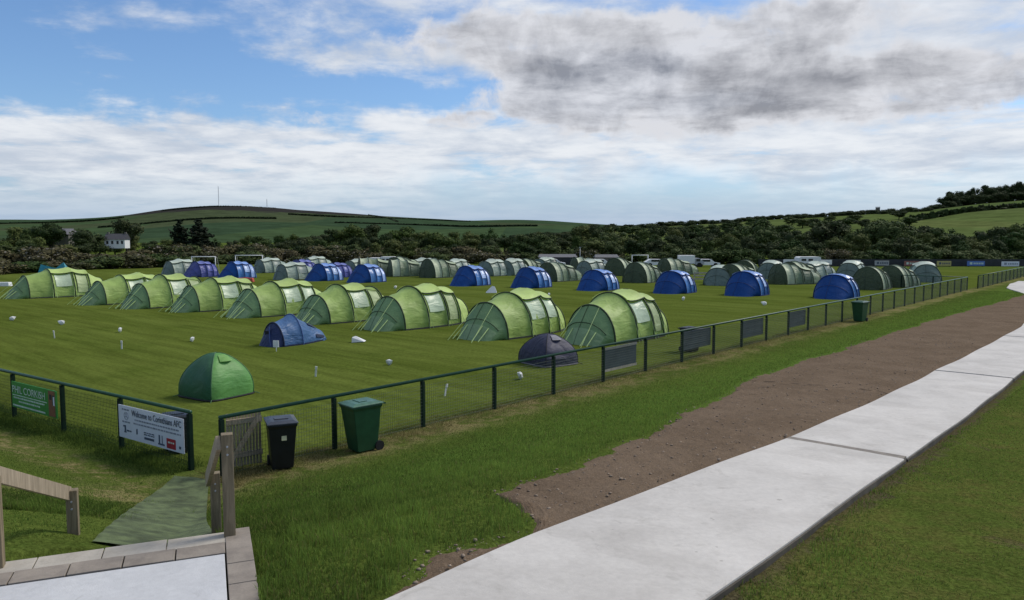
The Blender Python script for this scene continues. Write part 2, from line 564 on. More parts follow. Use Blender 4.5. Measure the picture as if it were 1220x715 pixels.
def concrete_material(name, col, dark, sc=1.0, brush=True):
    m, b, pr, out = material(name)
    pos = b.n('ShaderNodeNewGeometry').outputs['Position']
    n1 = b.noise(pos, 1.1 * sc, 7, .65, .4)
    n2 = b.noise(pos, 14 * sc, 5, .65)
    n4 = b.noise(pos, .45 * sc, 5, .6, .5)
    c = b.mix(b.ramp(n1, .36, .70), col, dark)
    k0 = b.ramp(n4, .3, .7, .90, 1.06)
    c = b.mix(1.0, c, b.xyz(k0, k0, k0), 'MULTIPLY')
    k = b.ramp(n2, .25, .75, .94, 1.06)
    c = b.mix(1.0, c, b.xyz(k, k, k), 'MULTIPLY')
    gr = b.ramp(b.noise(pos, 2.6 * sc, 6, .7, 1.2), .56, .70)
    c = b.mix(b.m('MULTIPLY', gr, .22), c, (.20, .18, .145))
    spot = b.ramp(b.noise(pos, 5.5 * sc, 3, .5), .735, .76)
    c = b.mix(b.m('MULTIPLY', spot, .45), c, (.16, .14, .11))
    b.put(pr.inputs['Base Color'], c)
    pr.inputs['Roughness'].default_value = .85
    pr.inputs['Specular IOR Level'].default_value = .25
    bn = b.n('ShaderNodeBump')
    bn.inputs['Strength'].default_value = .25
    bn.inputs['Distance'].default_value = .01
    b.put(bn.inputs['Height'], b.noise(pos, 60, 4, .6))
    b.put(pr.inputs['Normal'], bn.outputs[0])
    return m

def timber_material(name, lo, hi):
    m, b, pr, out = material(name)
    co = b.n('ShaderNodeTexCoord').outputs['Object']
    f = b.noise(b.v('MULTIPLY', co, (18, 18, 1.6)), 1.5, 6, .65, .6)
    c = b.mix(b.ramp(f, .3, .7), lo, hi)
    b.put(pr.inputs['Base Color'], c)
    pr.inputs['Roughness'].default_value = .8
    bn = b.n('ShaderNodeBump')
    bn.inputs['Strength'].default_value = .4
    bn.inputs['Distance'].default_value = .01
    b.put(bn.inputs['Height'], f)
    b.put(pr.inputs['Normal'], bn.outputs[0])
    return m

def leaf_material(name, lo, hi, accent=None):
    m, b, pr, out = material(name)
    t = b.n('ShaderNodeAttribute', attribute_name='tone').outputs['Fac']
    rnd = b.n('ShaderNodeObjectInfo').outputs['Random']
    c = b.mix(t, lo, hi)
    k = b.ramp(rnd, 0, 1, .70, 1.30, False)
    c = b.mix(1.0, c, b.xyz(k, b.m('MULTIPLY', b.m('ADD', k, 1.0), .5), b.m('MULTIPLY', k, .9)), 'MULTIPLY')
    if accent:
        c = b.mix(b.ramp(t, .93, .95), c, accent)
    b.put(pr.inputs['Base Color'], c)
    pr.inputs['Roughness'].default_value = .8
    pr.inputs['Specular IOR Level'].default_value = .1
    return m

def hill_material(name, cols, heather, sc=1.0, thr=.6):
    m, b, pr, out = material(name)
    pos = b.n('ShaderNodeNewGeometry').outputs['Position']
    pp = b.v('MULTIPLY', pos, (.0042 * sc, .0020 * sc, .0))
    vo = b.n('ShaderNodeTexVoronoi')
    b.put(vo.inputs['Vector'], pp); vo.inputs['Scale'].default_value = 1.0
    cr, cg, cb = b.sep(vo.outputs['Color'])
    c = b.mix(b.ramp(cr, .2, .8), cols[0], cols[1])
    c = b.mix(b.m('MULTIPLY', b.ramp(cg, .6, .75), .7), c, cols[2])
    n1 = b.noise(pos, .006 * sc, 7, .65)
    n2 = b.noise(pos, .03 * sc, 6, .7)
    k = b.ramp(n2, .3, .7, .72, 1.28)
    c = b.mix(1.0, c, b.xyz(k, k, k), 'MULTIPLY')
    zz_ = b.sep(pos)[2]
    if heather:
        hm = b.ramp(b.m('ADD', b.m('MULTIPLY', b.ramp(zz_, heather[0], heather[1]), .50), n1), .78, .86)
        c = b.mix(hm, c, b.mix(n2, (.024, .025, .024), (.042, .038, .034)))
    b.put(pr.inputs['Base Color'], c)
    pr.inputs['Roughness'].default_value = 1.0
    pr.inputs['Specular IOR Level'].default_value = 0.0
    return m

M = {}
M['turf'] = turf_material()
M['pitch'] = pitch_material()
M['blade'] = blade_material('grass_blade', (.056, .090, .018), (.205, .305, .055))
M['blade_dry'] = blade_material('dry_blade', (.085, .090, .024), (.30, .25, .105))
M['soil'] = soil_material()
M['pebble'] = plain('pebble', (.24, .185, .135), .95, .4, 9)
M['concrete'] = concrete_material('path_concrete', (.55, .52, .475), (.475, .446, .405))
M['slabc'] = concrete_material('terrace_concrete', (.53, .53, .525), (.46, .46, .46))
M['edgeboard'] = plain('stained_edge_board', (.075, .065, .05), .9, .4, 2)
M['joint'] = plain('joint_strip', (.21, .185, .155), .9)
M['paver'] = concrete_material('brown_paver', (.29, .25, .205), (.21, .18, .15), 3.0)
M['flag'] = concrete_material('pale_flag', (.44, .40, .335), (.36, .325, .27), 2.0)
M['matg'] = plain('grass_mat', (.078, .102, .042), .95, .45, 4, .9, 60)
M['timber'] = timber_material('weathered_timber', (.125, .098, .056), (.245, .192, .115))
M['timber2'] = timber_material('grey_timber', (.23, .185, .125), (.39, .315, .22))
M['rail'] = plain('green_steel', (.014, .062, .032), .45, .15, 5)
M['post'] = plain('dark_green_post', (.005, .018, .010), .7, .2, 5, spec=.15)
M['wire'] = plain('green_wire', (.02, .045, .028), .5)
M['black'] = plain('black_plastic', (.010, .011, .014), .42, .2, 5)
M['lidblack'] = plain('grey_black_lid', (.045, .05, .06), .35, .2, 5)
M['green_bin'] = plain('green_plastic', (.013, .060, .026), .40, .15, 5)
M['green_lid'] = plain('faded_green_lid', (.06, .14, .09), .33, .2, 5)
M['sticker'] = plain('sticker', (.55, .52, .30), .6)
M['white'] = plain('white_paint', (.72, .72, .70), .5, .06)
M['whiteboard'] = plain('white_board', (.62, .64, .70), .5, .05, 3)
M['ink'] = plain('dark_ink', (.06, .08, .12), .6)
M['inkgrey'] = plain('grey_ink', (.22, .24, .29), .6)
M['red'] = plain('red_print', (.33, .02, .03), .6)
M['bannergreen'] = plain('green_banner', (.045, .24, .04), .55, .1, 3)
M['bannerpale'] = plain('pale_print', (.52, .62, .52), .6)
M['brown'] = plain('brown_print', (.20, .08, .04), .6)
M['boardback'] = plain('board_back', (.055, .075, .085), .45, .2, 2)
M['boardpale'] = plain('board_edge', (.42, .38, .30), .7)
M['darkboard'] = plain('dark_board', (.02, .024, .028), .6, .3, 2)
M['bark'] = plain('bark', (.035, .028, .020), .95, .3, 3)
M['leafdark'] = leaf_material('leaf_dark', (.026, .037, .016), (.060, .080, .030))
M['leafmid'] = leaf_material('leaf_mid', (.038, .057, .020), (.090, .122, .040))
M['leafolive'] = leaf_material('leaf_olive', (.048, .062, .020), (.112, .138, .040))
M['farhedge'] = leaf_material('far_hedge_leaf', (.026, .040, .022), (.046, .064, .030))
M['needle'] = leaf_material('needle', (.008, .013, .008), (.026, .036, .018))
M['scrub'] = leaf_material('scrub', (.046, .046, .023), (.110, .105, .050), (.24, .215, .17))
M['moor'] = hill_material('far_hill', ((.036, .062, .032), (.048, .078, .034), (.060, .072, .036)), (48, 90), 1.0)
M['hillside'] = hill_material('near_hill', ((.085, .115, .036), (.105, .125, .042), (.070, .105, .034)), None, 3.0)
M['slate'] = plain('slate', (.05, .05, .055), .7)
M['render'] = plain('white_render', (.70, .70, .68), .8, .05)
M['glass'] = plain('dark_glass', (.02, .022, .025), .15, .1, 5, spec=.6)
M['steel'] = plain('grey_steel', (.35, .36, .37), .45, .1)
M['stone'] = plain('stone', (.14, .13, .11), .9)
M['roofgrey'] = plain('grey_felt', (.13, .13, .135), .8)
M['tyre'] = plain('tyre', (.012, .012, .012), .8)

# ================================================================== ground
xs = np.unique(np.concatenate([np.arange(-14, 20, .2), np.arange(-60, 80, .8), np.linspace(-400, 400, 41), np.linspace(-6000, 6000, 41)]).round(3))
ys = np.unique(np.concatenate([np.arange(2, 30, .2), np.arange(-20, 100, .8), np.linspace(-300, 500, 41), np.linspace(-3000, 9000, 41)]).round(3))
X, Y = np.meshgrid(xs, ys, indexing='ij')
Z = ground_h(X, Y)
V = np.stack([X, Y, Z], -1).reshape(-1, 3)
g = link('ground', quick_mesh('ground', V, grid_faces(len(xs), len(ys)), M['turf']))
tag(g, 'grassy ground with a green bank sloping down to the pitch', kind='structure')

# the mown pitch: a sheet 4 mm above the ground inside the two fences
A0 = F1 + D * (-3.2)                                   # inner corner by the gate
den = np.linalg.solve(np.array([D, -E_]).T, CC - F1)
corner = F1 + D * den[0]
c0 = corner - NRM * .25 - N2 * .25
pv = [c0, c0 + E_ * 150, c0 + E_ * 150 + D * 112, c0 + D * 112]
pitch = []
for p in pv: pitch.append((p[0], p[1], .004))
link('playing_field', mesh('playing_field', pitch, [(0, 3, 2, 1)], M['pitch']))
tag(bpy.data.objects['playing_field'], 'flat mown olive green playing field the tents stand on', kind='structure')

# bare soil strip between turf and path
ts = np.concatenate([np.arange(-5.1, 12, .06), np.arange(12, 30, .15), np.arange(30, 61, .4)])
nv = 46
rows = []
for t in ts:
    e0 = float(SE(t)); e1 = float(PL(t)) + .12
    if e0 > e1 - .05: e0 = e1 - .05
    q = np.linspace(0, 1, nv) ** 1.15
    s = e0 + (e1 - e0) * q
    p = F1[None] + NRM[None] * s[:, None] + D[None] * t
    hh = height(p[:, 0], p[:, 1])
    bump = .010 * np.sin(s * 7 + t * 3.1) * np.sin(t * 5.3 - s * 2) + .007 * rng.standard_normal(nv) + .005 * np.sin(s * 17 + fbm1(t) * 9)
    bump = np.clip(bump, -.03, .06)
    edge = smooth01(0, .22, s - e0)
    z = hh + (-.05 + .055 * edge) + bump * edge - .05 * smooth01(e1 - .35, e1 - .1, s)
    rows.append(np.concatenate([p, z[:, None]], 1))
V = np.concatenate(rows)
so = link('soil_strip', quick_mesh('soil_strip', V, grid_faces(len(ts), nv), M['soil']))
tag(so, 'strip of bare raked brown soil along the concrete path', kind='structure')
def soil_z(s, t):
    p = F1[None] + NRM[None] * s[:, None] + D[None] * t[:, None]
    return p, height(p[:, 0], p[:, 1])

# stones and clods on the soil
ico = np.array([(0, 0, 1), (.894, 0, .447), (.276, .851, .447), (-.724, .526, .447), (-.724, -.526, .447), (.276, -.851, .447),
                (.724, .526, -.447), (-.276, .851, -.447), (-.894, 0, -.447), (-.276, -.851, -.447), (.724, -.526, -.447), (0, 0, -1)])
icf = np.array([(0, 1, 2), (0, 2, 3), (0, 3, 4), (0, 4, 5), (0, 5, 1), (1, 6, 2), (2, 7, 3), (3, 8, 4), (4, 9, 5), (5, 10, 1),
                (2, 6, 7), (3, 7, 8), (4, 8, 9), (5, 9, 10), (1, 10, 6), (6, 11, 7), (7, 11, 8), (8, 11, 9), (9, 11, 10), (10, 11, 6)])
N = 9000
t = -4.8 + 34 * rng.random(N) ** 1.5
e0 = SE(t); e1 = PL(t)
s = e0 + 5 * rng.random(N)
keep = s < e1 - .02
s = s[keep]; t = t[keep]; N = len(s)
p, hz = soil_z(s, t)
sz = .005 + .020 * rng.random(N) ** 6
V = (ico[None] * (1 + .35 * rng.standard_normal((N, 12, 1)).clip(-1, 1)) * sz[:, None, None] * np.array([1.2, 1, .7])[None, None])
V += np.concatenate([p, (hz + .008)[:, None]], 1)[:, None]
F = (icf[None] + (np.arange(N) * 12)[:, None, None]).reshape(-1, 3)
st = link('soil_clods', quick_mesh('soil_clods', V.reshape(-1, 3), F, M['pebble'], True))
tag(st, 'small stones and clods scattered on the bare soil strip', 'stones', kind='stuff')

# ================================================================== concrete path in bays
path = empty('concrete_path', (0, 0, 0))
tag(path, 'pale concrete footpath laid in long bays running down along the soil strip', kind='structure')
def path_bay(t0, t1):
    n = max(4, int((t1 - t0) / .35))
    tt = np.linspace(t0, t1, n)
    V = []; F = []
    for k, t in enumerate(tt):
        a = float(PL(t)); b = float(PR(t)); z = float(zp(t)) + .012 * math.sin(t * 1.1)
        prof = [(a, -.16), (a, -.012), (a + .015, 0), (a + (b - a) * .33, .006), (a + (b - a) * .66, .006), (b - .015, 0), (b, -.012), (b, -.22)]
        for s, dzz in prof:
            p = ST(s, t)
            V.append((p[0], p[1], z + dzz))
    m = 8
    for k in range(n - 1):
        for j in range(m - 1):
            F.append((k * m + j, k * m + j + 1, (k + 1) * m + j + 1, (k + 1) * m + j)[::-1])
    F.append(tuple(range(m))); F.append(tuple((n - 1) * m + j for j in range(m))[::-1])
    return mesh('path_bay', V, F, M['concrete'])
jt = [-9.0, 4.42, 17.9, 30.2, 43, 56, 69, 82]
for a, b in zip(jt[:-1], jt[1:]):
    link('path_bay', path_bay(a + .09, b - .09), path)
for a, b in zip(jt[:-1], jt[1:]):
    tt = np.linspace(a + .06, b - .06, max(4, int((b - a) / .5)))
    V = []
    for t in tt:
        z = float(zp(t)) + .012 * math.sin(t * 1.1)
        for ds, dz_ in ((.004, -.03), (.026, -.032), (.026, -.24)):
            p = ST(float(PR(t)) + ds, t); V.append((p[0], p[1], z + dz_))
    link('edge_board', mesh('edge_board', V, grid_faces(len(tt), 3, True), M['edgeboard']), path)
for t in jt[1:-1]:
    mb = MB()
    a = ST(float(PL(t)) + .01, t); b = ST(float(PR(t)) - .01, t); z = float(zp(t))
    mb.bar((a[0], a[1], z - .06), (b[0], b[1], z - .055), .19, .10)
    mb.obj('joint_strip', M['joint'], path)

# ================================================================== terrace slab, borders, flags and steps
def SL(a, b): return SLAB_O + SA * a + SB * b
ZT = 1.35
terr = empty('terrace', (0, 0, 0))
tag(terr, 'pale concrete terrace edged with brown pavers at the top of the steps', kind='structure')
def quad_block(name, pts, z, th, mat, parent, bevel=.006):
    mb = MB()
    n = len(pts)
    V = [(p[0], p[1], z - th) for p in pts] + [(p[0], p[1], z) for p in pts]
    F = [tuple(range(n))[::-1], tuple(range(n, 2 * n))] + [(i, (i + 1) % n, n + (i + 1) % n, n + i) for i in range(n)]
    mb.add(V, F)
    return mb.obj(name, mat, parent, bevel=bevel)
quad_block('slab', [SL(-6, -4.2), SL(-6, -.016), SL(-.045, -.016), SL(-.045, -4.2)], ZT, .2, M['slabc'], terr)
jz = lambda: ZT - .004 + random.uniform(-.004, .004)
b0 = -6.0
while b0 < .3:                                         # right hand border: pavers on edge
    b1 = b0 + .44
    quad_block('paver', [SL(b0 + .004, .0), SL(b0 + .004, .235), SL(b1 - .004, .235), SL(b1 - .004, .0)], jz(), .2, M['paver'], terr)
    b0 = b1
q = 0.0
while q > -2.4:                                        # brown course along the front edge
    quad_block('paver', [SL(.0, q - .44 + .004), SL(.0, q - .008), SL(.27, q - .008), SL(.27, q - .44 + .004)], jz(), .2, M['paver'], terr)
    q -= .44
q = .02
while q > -1.95:                                       # pale flags on the lip
    quad_block('flag', [SL(.278, q - .55 + .005), SL(.278, q - .005), SL(.56, q - .005), SL(.56, q - .55 + .005)], ZT - .012 + random.uniform(-.003, .003), .06, M['flag'], terr)
    q -= .55
steps = empty('steps', (0, 0, 0))
tag(steps, 'concrete steps leading down from the terrace to the grass mat', kind='structure')
for i in range(2):
    z = ZT - .16 * (i + 1)
    quad_block('step', [SL(.45 + .28 * i, -1.95), SL(.45 + .28 * i, -.04), SL(.76 + .28 * i, -.04), SL(.76 + .28 * i, -1.95)], z, .35, M['flag'], steps)

# grass mat from the steps to the gate gap
def mat_edge(u, side):
    if side == 0: return np.array([np.interp(u, *_mr[0]), np.interp(u, *_mr[1])])
    return np.array([np.interp(u, *_ml[0]), np.interp(u, *_ml[1])])
pa = [SL(1.08, -.15), SL(1.08, -1.70)]
pb = [np.array([-5.35, 13.1]), np.array([-6.15, 13.5])]
V = []
nu, nv = 60, 16
for i in range(nu):
    u = i / (nu - 1)
    for j in range(nv):
        w = j / (nv - 1)
        p = mat_edge(u, 0) * (1 - w) + mat_edge(u, 1) * w
        V.append((p[0], p[1], float(height(p[0], p[1])) + .028 + .006 * math.sin(u * 60 + w * 9)))
mt = link('grass_mat', quick_mesh('grass_mat', V, grid_faces(nu, nv, True), M['matg']))
tag(mt, 'grey green woven grass mat laid from the steps to the gate gap', kind='structure')

# ================================================================== timber handrails
def handrail(name, posts, tops, label, extra=None, rtops=None):
    o = empty(name, (posts[0][0], posts[0][1], ZT))
    o0 = np.array(o.location)
    for (x, y, z0), zt in zip(posts, tops):
        mb = MB(); mb.box((x - o0[0], y - o0[1], (z0 - .3 + zt) / 2 - o0[2]), (.11, .11, zt - z0 + .3), R(22))
        pst = mb.obj('post', M['timber'], o, bevel=.006)
        mb = MB()
        for zz_ in (.12, .20): mb.tube([(x - o0[0] + SA[0] * -.05, y - o0[1] + SA[1] * -.05, zt - zz_ - o0[2]), (x - o0[0] + SA[0] * -.064, y - o0[1] + SA[1] * -.064, zt - zz_ - o0[2])], .011, 6)
        mb.obj('bolts', M['steel'], pst)
    pts = [np.array((p[0], p[1], zt)) for p, zt in zip(posts, rtops or tops)]
    if extra is not None: pts = [np.array(extra)] + pts
    for a, b in zip(pts[:-1], pts[1:]):
        mb = MB()
        off = np.array((.075, .03, -.09)) if name == 'handrail' else 0
        side = np.array((SB[0], SB[1], 0)) * -.08 if extra is None else np.array((-SA[0], -SA[1], 0)) * .02 - np.array((SB[0], SB[1], 0)) * .03
        dn = np.array((0, 0, -.085))
        mb.bar(a + side + dn - o0, b + side + dn - o0, .045, .145)
        mb.obj('rail', M['timber2'], o, bevel=.004)
    tag(o, label, 'handrail', 'timber handrails beside the steps')
    return o
handrail('handrail', [(-2.83, 7.36, 1.30), (-3.44, 8.55, .75)], [2.37, 1.60], 'timber handrail with two posts on the right side of the steps')
handrail('handrail', [(-4.66, 6.62, 1.30), (-4.80, 8.04, 1.0)], [2.16, 1.57], 'timber handrail sloping down on the left side of the steps', (-4.58, 6.0, 2.66), [2.31, 1.62])

# ================================================================== rail fences with mesh
POST_H = 1.10
def post_mesh():
    mb = MB(); mb.box((0, 0, POST_H / 2 - .17), (.080, .080, POST_H + .26))
    return mb.me('post', M['post'], bevel=.004)
PM = post_mesh()
WIRE = {}
def wire_panel(L):
    k = round(L, 2)
    if k in WIRE: return WIRE[k]
    mb = MB()
    r = .003
    def w(a, b):
        mb.tube([a, b], r, 3, False)
    for z in np.arange(.06, 1.0, .075): w((.02, 0, z), (L - .02, 0, z))
    for x in np.arange(.06, L, .06): w((x, .004, .03), (x, .004, 1.0))
    WIRE[k] = mb.me('mesh_panel', M['wire'])
    return WIRE[k]
def fence(p0, p1, n, label, group=None, first=True, last=True, name='rail_fence'):
    p0 = np.array(p0, float); p1 = np.array(p1, float)
    d = p1 - p0; L = np.linalg.norm(d); a = math.atan2(d[1], d[0])
    o = empty(name, (p0[0], p0[1], 0), a)
    step = L / n
    for i in range(n + 1):
        if (i == 0 and not first) or (i == n and not last): continue
        link('post', PM, o, (i * step, 0, 0), (0, 0, 0))
    mb = MB(); mb.tube([(-.04, 0, POST_H), (L * .5, 0, POST_H), (L + .04, 0, POST_H)], .036, 10)
    mb.obj('top_rail', M['rail'], o, smooth=True)
    wm = wire_panel(step)
    for i in range(n):
        w = link('mesh_panel', wm, o, (i * step, -.035, 0))
        w['kind'] = 'stuff'
    return tag(o, label, 'fence', group)
t_start = -2.44
n_main = 27
step = (float((FE - F1) @ D) - t_start) / n_main
fence(ST(0, t_start), FE, n_main, 'long dark green rail and mesh fence between the tents and the soil strip', 'rail fences around the pitch')
left_end = CC + E_ * 2.42 * 6
fence(CC, left_end, 6, 'short dark green rail fence at the left with two sponsor boards', 'rail fences around the pitch')
f3a = ST(.25, 65.9)
fence(f3a, f3a + D * 26.4, 11, 'far dark green rail fence beyond the gap, running on towards the sign boards', 'rail fences around the pitch')
fence(FE - NRM * .08, FE - NRM * 5.0, 2, 'very short green rail fence turning the far corner in front of the sage tent', 'rail fences around the pitch', first=False)
def FP(i): return t_start + step * i             # t of main fence post i

# ------------------------------------------------------------------ text helper
def text_mesh(s, size, mat):
    cu = bpy.data.curves.new('lettering', 'FONT')
    cu.body = s; cu.size = size; cu.align_x = 'LEFT'; cu.extrude = .0015
    cu.resolution_u = 3
    o = bpy.data.objects.new('lettering', cu)
    COL.objects.link(o)
    dg = bpy.context.evaluated_depsgraph_get()
    me = bpy.data.meshes.new_from_object(o.evaluated_get(dg))
    bpy.data.objects.remove(o, do_unlink=True)
    bpy.data.curves.remove(cu)
    me.materials.clear(); me.materials.append(mat)
    return me
def fit_text(name, s, x, z, w, hgt, mat, parent, y=-.017, bold=1.0):
    me = text_mesh(s, 1.0, mat)
    co = np.zeros(len(me.vertices) * 3, np.float32); me.vertices.foreach_get('co', co); co = co.reshape(-1, 3)
    lo = co.min(0); hi = co.max(0)
    co[:, 0] = (co[:, 0] - lo[0]) / (hi[0] - lo[0]) * w
    co[:, 1] = (co[:, 1] - lo[1]) / (hi[1] - lo[1]) * hgt
    me.vertices.foreach_set('co', co.ravel()); me.update()
    return link(name, me, parent, (x, y, z), (math.pi / 2, 0, 0))

# boards on the left fence. local x runs left to right as read by the viewer, local -y faces the viewer
ang_l = math.atan2(-E_[1], -E_[0])
def left_board(k, a, w, z0, hgt, name, mat, label, cat):
    p = CC + E_ * (2.42 * k - a) + N2 * .062
    o = empty(name, (p[0], p[1], z0), ang_l)
    mb = MB(); mb.box((w / 2, 0, hgt / 2), (w, .02, hgt))
    mb.obj('panel', mat, o, bevel=.003)
    return tag(o, label, cat)
# the panel bottom left corner is measured from the post on its left
wb = left_board(1, .06, 2.26, .30, .66, 'welcome_board', M['whiteboard'], 'white welcome board with club lettering and small emblems on the left fence', 'sign board')
fit_text('lettering', 'Welcome to Corinthians AFC', .50, .485, 1.70, .125, M['ink'], wb)
mb = MB(); mbg = MB()
def dashes(mbx, x0, x1, z, hh, n):
    x = x0
    while x < x1 - .02:
        w = random.uniform(.03, .11)
        mbx.box(((x + min(x + w, x1)) / 2, -.0125, z), (min(w, x1 - x), .004, hh)); x += w + .022
dashes(mb, .60, 2.12, .420, .030, 20); dashes(mb, .55, 2.18, .345, .030, 20)
dashes(mbg, .14, .44, .585, .03, 3); dashes(mbg, .14, .42, .335, .03, 4)
mb.obj('small_print', M['inkgrey'], wb); mbg.obj('small_print', M['inkgrey'], wb)
mb = MB()                                              # round club emblem
for k in range(24):
    a0, a1 = 2 * math.pi * k / 24, 2 * math.pi * (k + 1) / 24
    c = np.array((.29, -.0125, .46))
    mb.bar(c + np.array((math.cos(a0), 0, math.sin(a0))) * .075, c + np.array((math.cos(a1), 0, math.sin(a1))) * .075, .004, .012, (0, 1, 0))
for k in range(3):
    a0 = math.pi / 2 + k * 2 * math.pi / 3
    mb.bar((.29, -.0125, .46), (.29 + .06 * math.cos(a0), -.0125, .46 + .06 * math.sin(a0)), .004, .016, (0, 1, 0))
mb.obj('emblem', M['inkgrey'], wb)
mb = MB()
mb.box((.24, -.0125, .20), (.05, .004, .13)); mb.box((.215, -.0126, .245), (.10, .004, .03)); mb.box((.24, -.0127, .13), (.08, .004, .03))
dashes(mb, .29, .46, .165, .03, 2)
for q_ in ((.66, .185), (.675, .20)): mb.box((q_[0], -.0125, q_[1]), (.03, .004, .10))
mb.obj('emblem', M['ink'], wb)
mb = MB(); dashes(mb, .92, 1.28, .215, .022, 4); dashes(mb, .92, 1.28, .175, .022, 4); mb.box((1.10, -.0125, .105), (.34, .004, .045)); mb.obj('emblem', M['ink'], wb)
mb = MB(); mb.box((1.455, -.0125, .16), (.045, .004, .17)); mb.box((1.55, -.0125, .165), (.02, .004, .16)); mb.box((1.52, -.0126, .07), (.22, .004, .03)); mb.obj('emblem', M['ink'], wb)
mb = MB(); mb.box((1.85, -.0125, .13), (.30, .004, .19)); rp = mb.obj('red_patch', M['red'], wb)
mb = MB(); dashes(mb, 1.75, 1.95, .15, .03, 2); mb.V = [(v[0], v[1] - .003, v[2]) for v in mb.V]; mb.obj('patch_print', M['bannerpale'], rp)
mb = MB(); mb.box((2.14, -.0125, .10), (.06, .004, .05)); mb.obj('emblem', M['ink'], wb)

pb_ = left_board(3, .10, 2.20, .30, .62, 'sponsor_banner', M['bannergreen'], 'green sponsor banner reading PHIL CORKISH on the left fence', 'banner')
fit_text('lettering', 'PHIL CORKISH', .06, .36, 1.62, .17, M['bannerpale'], pb_)
mb = MB(); mb.box((.90, -.0125, .305), (1.70, .004, .018)); dashes(mb, .10, 1.62, .245, .035, 10); dashes(mb, .35, 1.40, .165, .035, 8); mb.box((.85, -.0125, .06), (1.6, .004, .035))
mb.obj('small_print', M['bannerpale'], pb_)
mb = MB(); mb.box((1.98, -.0125, .31), (.30, .004, .58)); bp = mb.obj('picture_panel', M['brown'], pb_)
mb = MB(); mb.box((2.06, -.0155, .40), (.09, .004, .22)); mb.box((1.93, -.0155, .46), (.10, .004, .12)); mb.obj('picture_patch', M['darkboard'], bp)
mb = MB(); mb.box((2.09, -.019, .38), (.06, .004, .20)); mb.obj('picture_patch', M['whiteboard'], bp)

# boards seen from behind on the main fence
ang_m = math.atan2(D[1], D[0])
def main_board(i, a, w, z0, hgt, mat, label, edges=False):
    p = ST(-.075, FP(i) + a)
    o = empty('advert_board', (p[0], p[1], z0), ang_m)
    mb = MB(); mb.box((w / 2, 0, hgt / 2), (w, .016, hgt)); mb.obj('panel', mat, o, bevel=.002)
    if edges:
        for z in (.02, hgt - .02):
            mb = MB(); mb.box((w / 2, -.018, z), (w, .02, .07)); mb.obj('batten', M['boardpale'], o)
    else:
        for z in (hgt * .3, hgt * .62):
            mb = MB(); mb.box((w / 2, -.014, z), (w * .98, .012, .03)); mb.obj('batten', M['boardback'], o)
    return tag(o, label, 'advert board', 'boards hung on the pitch side of the long fence')
# nearest post index for a given pixel
def post_i(px):
    best = min(range(n_main + 1), key=lambda i: abs(610 + 900 * ST(0, FP(i))[0] / ST(0, FP(i))[1] - px)); return best
ib = post_i(712)
main_board(ib, .12, 1.85, .28, .70, M['boardback'], 'dark board with pale top and bottom battens behind the fence mesh', True)
main_board(ib + 2, .10, 2.2, .36, .66, M['boardback'], 'wide dark advert board on the fence with a black bin below it')
main_board(ib + 4, .10, 2.15, .30, .70, M['boardback'], 'dark slatted advert board on the long fence, left of the last small one')
main_board(ib + 6, .10, 2.15, .30, .70, M['boardback'], 'smallest looking dark advert board on the long fence, farthest from the viewer')

